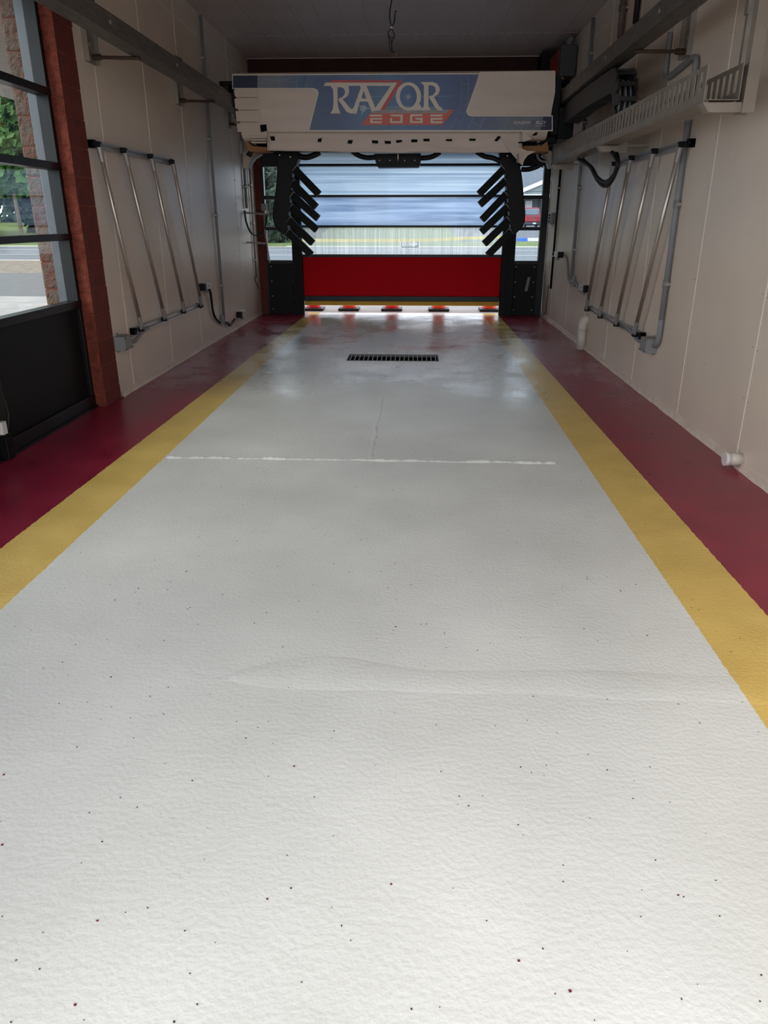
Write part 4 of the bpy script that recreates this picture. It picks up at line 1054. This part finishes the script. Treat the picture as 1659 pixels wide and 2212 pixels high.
# right wall: push-button box, wire, electrical box
pb_ = thing('push_button_box', (XR, 12.55, 1.5), 'small grey push button box on the right wall by the exit door', 'switch box')
cc = onR(1190, 472)
MB().box(XR - .06, XR, cc.y - .2, cc.y + .12, cc.z - .085, cc.z + .085).build('body', M_boxgrey, pb_, bev=.008)
for k in range(3): MB().tube([(XR - .06, cc.y - .05, cc.z + .05 - k * .045), (XR - .075, cc.y - .05, cc.z + .05 - k * .045)], .016, 10).build('button', M_black, pb_)
run('loose_wire', [onR(1185, 616), onR(1182.5, 640), onR(1180, 662), onR(1179, 676), onR(1173, 680)], .006, M_rubber, 'thin black wire hanging from the right conduit to the floor corner', 'wire', 5)
eb = thing('control_box', (XR, 12.2, 3.38), 'grey and red electrical control box high on the right wall behind the gantry', 'control box')
MB().box(1.93, XR - .012, 11.95, 12.9, 3.42, 3.80).build('body', mat('dark_grey_box', (70, 68, 68), 0.5), eb, bev=.01)
MB().box(1.922, 1.93, 12.05, 12.8, 3.46, 3.76).build('red_label', mat('red_label', (150, 34, 30), 0.5, var=0.2, vscale=12), eb)
MB().tube([(2.06, 12.1, 3.80), (2.06, 12.1, 3.86), (2.1, 12.1, 3.9)], .045, 10).build('conduit_hub', M_boxgrey, eb)
for k in range(3): MB().tube([(1.97 + k * .06, 12.1, 3.42), (1.97 + k * .06, 12.05, 3.3), (2.05 + k * .03, 12.1, 3.18)], .02, 8).build('cable', M_rubber, eb)
MB().box(1.82, 2.12, 12.95, 13.4, 3.55, 3.9).build('rear_housing', M_black, eb)
# PVC drain pipe and capped stub
pp = fl(1254, 754)
dp = thing('drain_pipe', (pp.x, pp.y, 0), 'white PVC pipe with elbow rising from the maroon floor into the right wall', 'pipe')
MB().tube([(pp.x, pp.y, 0), (pp.x, pp.y, .27)], .056, 16).build('pipe', M_pvcwhite, dp, smooth=True)
MB().tube([(pp.x, pp.y, .25), (pp.x, pp.y, .30), (pp.x + .015, pp.y, .345), (XR - .02, pp.y - .0, .372), (XR, pp.y, .375)], .062, 16, smooth=5).build('elbow', M_pvcwhite, dp, smooth=True)
st = thing('pipe_stub', (XR, 4.76, .02), 'capped white PVC pipe stub at the foot of the right wall near the entrance', 'pipe')
MB().tube([(XR, 4.79, .072), (XR - .09, 4.79, .072)], .042, 16).build('pipe', M_pvcwhite, st, smooth=True)
MB().tube([(XR - .085, 4.79, .072), (XR - .115, 4.79, .072)], .046, 16).build('cap', M_white, st, smooth=True)
# hanging ceiling wires
hw = thing('hanging_wire', (-0.35, 9.6, 3.25), 'black wires dangling from the ceiling in front of the gantry', 'wire')
def ceilw(pts, r, nm, m=M_rubber): MB().tube([wy(780 + x / 11.85, y / 11.85, 9.6) for x, y in pts], r, 6, smooth=5).build(nm, m, hw, smooth=True)
tp = wy(846, 0, 9.6)
MB().tube([(tp.x + .01, 9.6, ZC), wy(846, 0, 9.6), wy(842.5, 20, 9.6), wy(841.5, 35, 9.6), wy(843, 48, 9.6), wy(846, 57, 9.6)], .007, 6, smooth=5).build('wire', M_rubber, hw, smooth=True)
ceilw([(915, 288), (870, 298), (865, 400), (850, 560), (800, 670)], .007, 'wire')
ceilw([(765, 690), (785, 700), (800, 690)], .014, 'wire_nut', M_white)
ceilw([(810, 720), (740, 770), (690, 850), (720, 980), (730, 1150), (765, 1340)], .005, 'wire')
ceilw([(795, 760), (860, 890), (845, 980), (790, 1070), (785, 1280), (860, 1350)], .005, 'wire')
ceilw([(700, 880), (760, 1020), (775, 1180), (790, 1290)], .004, 'wire')
ceilw([(830, 950), (770, 990)], .004, 'wire')
ceilw([(860, 1345), (890, 1390), (940, 1425)], .006, 'wire_end', mat('copper_end', (150, 110, 90), 0.5))
# photo-eye / hinge bracket at the foot of the window, at the picture's left edge
ps = thing('floor_sensor', (-2.83, 4.83, 0), 'black sensor housing with white label at the foot of the tall window', 'sensor')
MB().box(-2.86, -2.79, 4.76, 4.85, 0.005, .16).build('body', M_black, ps, bev=.006)
MB().box(-2.86, -2.80, 4.74, 4.86, .16, .185).build('bracket', M_black, ps)
MB().box(-2.835, -2.80, 4.765, 4.815, .185, .27).build('label_plate', M_white, ps)
MB().tube([(-2.82, 4.84, .185), (-2.81, 4.88, .30), (-2.82, 4.87, .45), (-2.835, 4.83, .62)], .006, 6, smooth=6).build('cable', M_rubber, ps, smooth=True)

# ------------------------------------------------------------------ outside the exit door
def cone(p, m, label):
    c = thing('traffic_cone', p, label, 'traffic cone', 'traffic cones lined up outside the exit door')
    x, y, z = p
    P = [(x - .19, y - .19), (x + .19, y - .19), (x + .19, y + .19), (x - .19, y + .19)]
    MB().box(x - .19, x + .19, y - .19, y + .19, z, z + .045).build('base', M_rubber, c, bev=.012)
    MB().lathe((x, y, z), [(.135, .045), (.13, .06), (.105, .20), (.03, .70), (.022, .71)], 20).build('body', m, c, smooth=True)
    MB().lathe((x, y, z), [(.0905, .32), (.0695, .46)], 20).build('reflective_band', M_paint, c, smooth=True)
for i, ((px, py), m, lab) in enumerate((((676, 671), M_conered, 'red traffic cone at the left jamb of the exit door'), ((755, 669), M_cone, 'faded orange traffic cone second from the left jamb'), ((847, 668.5), M_conered, 'red traffic cone in the middle of the row'),
                              ((947, 668.5), M_cone, 'bright orange traffic cone second from the right jamb'), ((1055, 668.5), M_cone, 'orange traffic cone at the right jamb of the exit door'))):
    p = fl(px, py); cone((p.x, 14.05, 0), m, lab)
ct = thing('caution_tape', (0, 16, 0), 'yellow caution tape strung between stakes outside the exit door', 'tape')
pts = [(640, 519), (760, 519.5), (900, 519), (1000, 515), (1060, 513), (1104, 511)]
P = [wy(x, y, 16.0) for x, y in pts]; P = catmull(P, 5)
mb = MB(); n = len(P)
mb.add([p + Vector((0, 0, .03)) for p in P] + [p - Vector((0, 0, .03)) for p in P], [(i, i + 1, n + i + 1, n + i) for i in range(n - 1)])
tp_ = mb.build('tape_band', mat('yellow_tape', (236, 220, 70), 0.5), ct); q = tp_.modifiers.new('s', 'SOLIDIFY'); q.thickness = .003
for p in (P[0], P[-1]): MB().tube([(p.x, 16.0, 0), (p.x, 16.0, p.z + .1)], .015, 8).build('stake', M_galv, ct)
ex = thing('exit_sign', (-.2, 19, 0), 'small EXIT sign with white right-pointing arrow on a post outside', 'sign')
a = wy(865, 518.5, 19); b = wy(906, 537.5, 19)
M_signd = mat('sign_dark', (48, 58, 70), 0.5)
MB().box(a.x, b.x, 19, 19.02, b.z, a.z).build('board', mat('sign_white', (222, 226, 226), 0.4), ex, bev=.004)
def sg(u, v, d): return Vector((a.x + (b.x - a.x) * u, 19 - d, a.z + (b.z - a.z) * v))
MB().prism([sg(.04, .08, .003), sg(.96, .08, .003), sg(.96, .92, .003), sg(.04, .92, .003)], (0, .003, 0)).build('panel', M_signd, ex)
MB().prism([sg(.1, .14, .006), sg(.66, .14, .006), sg(.66, .06, .006), sg(.92, .42, .006), sg(.66, .82, .006), sg(.66, .68, .006), sg(.1, .68, .006)], (0, .003, 0)).build('arrow', M_paint, ex)
text_fit('lettering', 'EXIT', sg(.17, .6, .009), sg(.64, .6, .009), sg(.17, .2, .009), M_signd, ex)
MB().tube([((a.x + b.x) / 2, 19.03, 0), ((a.x + b.x) / 2, 19.03, a.z)], .02, 8).build('post', M_galv, ex)

# wheel stops
for (x0, x1, m, lab) in ((1117, 1138, mat('blue_paint', (30, 90, 190), 0.5), 'blue painted wheel stop at the edge of the car park'), (1140, 1172, M_paint, 'white painted wheel stop at the edge of the car park')):
    a = wy(x0, 516, 57); b = wy(x1, 516, 57)
    MB().prism([(a.x, 56.9, .12), (a.x, 57.15, .12), (a.x, 57.1, .34), (a.x, 56.95, .34)], (b.x - a.x, 0, 0)).build('wheel_stop', m, bev=.02, label=lab, cat='wheel stop')

# red pickup seen from behind
TY = 80; tz = 0.12 + (TY - 56.5) * (1.88 / 73.5)
cxk = wy(1154, 480, TY).x
tk = thing('pickup_truck', (cxk, TY, tz), 'red pickup truck parked in the car park, seen from behind', 'truck')
M_tred = mat('truck_red', (132, 20, 38), 0.3); M_tdark = mat('truck_dark', (40, 46, 56), 0.4)
def tb(nm, x0, x1, y0, y1, z0, z1, m, bev=.04): return MB().box(cxk + x0, cxk + x1, TY + y0, TY + y1, tz + z0, tz + z1).build(nm, m, tk, bev=bev)
tb('bed', -.95, .95, 0, 2.2, .62, 1.22, M_tred)
MB().prism([(cxk - .93, TY + 2.2, tz + 1.0), (cxk + .93, TY + 2.2, tz + 1.0), (cxk + .90, TY + 2.2, tz + 1.35), (cxk + .74, TY + 2.3, tz + 1.93), (cxk + .6, TY + 2.3, tz + 2.0), (cxk - .6, TY + 2.3, tz + 2.0), (cxk - .74, TY + 2.3, tz + 1.93), (cxk - .90, TY + 2.2, tz + 1.35)], (0, 1.5, 0)).build('cab', M_tred, tk, bev=.05)
tb('rear_window', -.72, .72, 2.14, 2.29, 1.30, 1.88, mat('truck_glass', (96, 112, 128), 0.1))
tb('hood', -.92, .92, 3.7, 5.2, .62, 1.25, M_tred)
tb('tailgate', -.84, .84, -.04, 0, .68, 1.2, M_tred); tb('tailgate_handle', -.12, .12, -.06, -.04, 1.02, 1.1, M_tdark, .01)
tb('bumper', -.95, .95, -.18, -.04, .40, .60, M_tdark); tb('number_plate', -.16, .16, -.2, -.18, .44, .58, M_paint, .004)
for s_ in (-1, 1):
    tb('tail_lamp', s_ * .9 - .05, s_ * .9 + .05, -.03, .0, .72, 1.15, mat('tail_lamp', (210, 60, 60), 0.2), .01)
    for yy in (.75, 4.3):
        MB().tube([(cxk + s_ * .70, TY + yy, tz + .37), (cxk + s_ * .94, TY + yy, tz + .37)], .37, 20).build('wheel', M_rubber, tk)
tb('chassis', -.7, .7, .1, 5, .3, .62, M_tdark)

# house with grey shingle roof
HY = 96; hz = 0.12 + (HY - 56.5) * (1.88 / 73.5)
hs = thing('house', (wy(1150, 470, HY).x, HY, hz), 'house with grey shingle roof, white fascia and pale siding beyond the car park', 'house')
M_roof = mat('grey_shingle', (92, 98, 108), 0.85, var=0.1, vscale=4, bump=0.3, bscale=8); M_side = mat('pale_siding', (128, 136, 138), 0.7)
M_hwhite = mat('white_trim', (236, 238, 238), 0.5); M_hdark = mat('dark_wall', (44, 48, 56), 0.7)
h0 = wy(1105, 427, HY); h1 = wy(1260, 427, HY)
MB().box(h0.x, h1.x, HY + 1, HY + 12, hz, h0.z).build('wall', M_hdark, hs)
a = wy(1145, 445, HY + .9); b = wy(1160, 475, HY + .9)
MB().box(wy(1137, 440, HY).x, wy(1152, 440, HY).x, HY + .94, HY + 1, hz, wy(1137, 433, HY).z).build('door', mat('house_door', (170, 165, 165), 0.6), hs)
MB().box(h0.x - .3, h1.x, HY - .2, HY + .1, wy(1140, 427, HY).z, wy(1140, 420, HY).z).build('beam', M_hwhite, hs)
MB().box(h0.x, h1.x, HY, HY + .2, wy(1140, 420, HY).z, wy(1140, 411, HY).z).build('siding', M_side, hs)
# front gable rising to the right with a white rake board
g0 = wy(1130, 413, HY - .1); g1 = wy(1200, 384, HY - .1)
apex = Vector((g1.x, HY - .1, g1.z)); rgt = Vector((g1.x * 2 - g0.x, HY - .1, g0.z))
MB().prism([g0, apex, rgt], (0, .2, 0)).build('gable_siding', M_side, hs)
th = Vector((0, 0, .55))
MB().prism([g0 - th * .2, apex - th * .2, apex + th * .6, g0 + th * .6], (0, -.25, 0)).build('rake_board', M_hwhite, hs)
MB().prism([apex - th * .2, rgt - th * .2, rgt + th * .6, apex + th * .6], (0, -.25, 0)).build('rake_board', M_hwhite, hs)
for k in (-.55, -.1): MB().box(g0.x + 2.4, rgt.x - 2.4, HY - .16, HY - .1, g0.z + .6 + k, g0.z + .7 + k).build('siding_line', M_hwhite, hs)
zt = wy(1150, 330, HY + 6).z + 2
MB().add([(h0.x - 1, HY, h0.z + .2), (h1.x + 1, HY, h0.z + .2), (h1.x + 1, HY + 7, zt), (h0.x - 1, HY + 7, zt), (h1.x + 1, HY + 14, h0.z + .2), (h0.x - 1, HY + 14, h0.z + .2)], [(0, 1, 2, 3), (3, 2, 4, 5), (0, 3, 5), (1, 4, 2), (0, 5, 4, 1)]).build('roof', M_roof, hs)

# trees beyond the road and the grass
M_leaf = [mat('leaf_green', (62, 98, 44), 0.7, var=0.3, vscale=3), mat('leaf_dark', (34, 56, 36), 0.75, var=0.3, vscale=3), mat('leaf_pale', (84, 106, 60), 0.7, var=0.25, vscale=3)]
M_bark = mat('bark', (120, 108, 94), 0.9, var=0.25, vscale=6)
def tree(x, y, z, h, r, kind, label, seed, trunk_h=0.35):
    rnd = random.Random(seed)
    t = thing('tree', (x, y, z), label, 'tree', 'trees beyond the grass')
    MB().tube([(x, y, z - .1), (x + rnd.uniform(-.2, .2), y, z + h * .4), (x + rnd.uniform(-.4, .4), y, z + h * .85)], [.16, .11, .04], 7).build('trunk', M_bark, t, smooth=True)
    mb = MB()
    for b in range(3):
        a = rnd.uniform(0, 6.28); mb.tube([(x, y, z + h * (.3 + .15 * b)), (x + math.cos(a) * r * .7, y + math.sin(a) * r * .7, z + h * (.5 + .15 * b))], [.06, .02], 5)
    mb.build('branches', M_bark, t)
    mb = MB(); blobs = []
    for k in range(24):
        u = rnd.uniform(trunk_h, .98); rr = r * (1 - .55 * abs(u - .55) / .45) * rnd.uniform(.3, .95); a = rnd.uniform(0, 6.28)
        blobs.append((x + rr * math.cos(a), y + rr * math.sin(a), z + h * u, r * rnd.uniform(.25, .45)))
    for bx, by, bz, br in blobs:
        for k in range(170):
            d = Vector((rnd.gauss(0, 1), rnd.gauss(0, 1), rnd.gauss(0, .75))).normalized() * br * rnd.uniform(.5, 1.05)
            c_ = Vector((bx, by, bz)) + d; s_ = rnd.uniform(.2, .45)
            n_ = Vector((rnd.gauss(0, 1), rnd.gauss(0, 1), rnd.gauss(.4, 1))).normalized(); u_ = n_.orthogonal().normalized(); v_ = n_.cross(u_)
            mb.add([c_ - u_ * s_, c_ - v_ * s_ * .6, c_ + u_ * s_, c_ + v_ * s_ * .6], [(0, 1, 2, 3)])
    mb.build('foliage', M_leaf[kind], t, fix=False, kind='stuff')
    return t
spots = [(-27.4, 53.5, 12.5, 2.9, 0, 'tall bright green tree seen through the tall window'), (-34.2, 54, 11.5, 2.9, 0, 'leafy green tree on a bare trunk left of the bright tree'),
         (-36, 62, 14, 3.4, 1, 'dark spreading tree behind the bare trunk tree'), (-28.6, 61.5, 14, 3.4, 1, 'tall dark tree at the back of the grass'), (-21, 61, 13, 3.4, 1, 'dark tree between the tall window view and the exit door'),
         (-43.5, 63, 14, 3.6, 1, 'large dark tree at the far left of the wood'), (-14.2, 60, 11, 3.0, 2, 'pale green tree seen through the left sidelight'), (-11.0, 67, 13, 3.2, 1, 'dark tree seen behind the left sidelight'),
         (-18, 69, 13, 3.4, 1, 'dark tree left of the sidelight view'), (-8.0, 60, 10, 2.6, 1, 'dark tree hidden partly by the left nozzle arm'), (-25, 69, 15, 3.4, 1, 'tall dark tree in the second row of the wood'), (-33, 69.5, 15, 3.4, 1, 'broad dark tree in the second row of the wood'), (-40.5, 70.5, 15, 3.4, 1, 'last dark tree at the back left of the wood')]
spots += [(-10.0, 54, 4.4, 1.7, 1, 'low dark bush at the foot of the sidelight trees'), (-45.5, 91, 14, 3.3, 1, 'dark tree in the last row at the far left'),
          (-29.0, 80.5, 14, 3.3, 1, 'dark tree in the third row behind the bright tree'), (-20.0, 80.5, 14, 3.3, 1, 'dark tree in the third row behind the sidelight gap'), (-10.5, 78.5, 14, 3.3, 1, 'dark tree in the third row behind the pale tree'), (-38.5, 82, 14, 3.3, 1, 'dark tree in the third row at the left'), (-34.0, 91, 14, 3.3, 1, 'dark tree in the last row behind the bright tree')]
for i, (x, y, h, r, kd, lab) in enumerate(spots):
    tree(x, y, (y - 49.5) * 1.5 / 60.5, h, r, kd, lab, 100 + i, .22 if kd == 0 else .03)

# dense hedgerow closing the field behind the trees
hr = thing('hedgerow', (-32, 100, 1.25), 'long dark hedgerow closing the field behind the trees', 'hedge')
rnd = random.Random(5); mb = MB()
for k in range(9000):
    x = rnd.uniform(-72, -4); hh = 9.5 + 2.5 * mnoise.noise(Vector((x * .25, 0, 0)))
    c_ = Vector((x, 100 + rnd.uniform(-1.2, 1.2), 1.1 + hh * rnd.random() ** 0.9)); s_ = rnd.uniform(.35, .7)
    n_ = Vector((rnd.gauss(0, .6), rnd.gauss(-1, .5), rnd.gauss(.3, .6))).normalized(); u_ = n_.orthogonal().normalized(); v_ = n_.cross(u_)
    mb.add([c_ - u_ * s_, c_ - v_ * s_ * .7, c_ + u_ * s_, c_ + v_ * s_ * .7], [(0, 1, 2, 3)])
mb.build('foliage', M_leaf[1], hr, fix=False, kind='stuff')
mb = MB()
for k in range(34):
    x = -71 + k * 2; mb.tube([(x, 100, 1.2), (x + rnd.uniform(-.3, .3), 100, 8)], [.14, .05], 6)
mb.build('stems', M_bark, hr, kind='stuff')
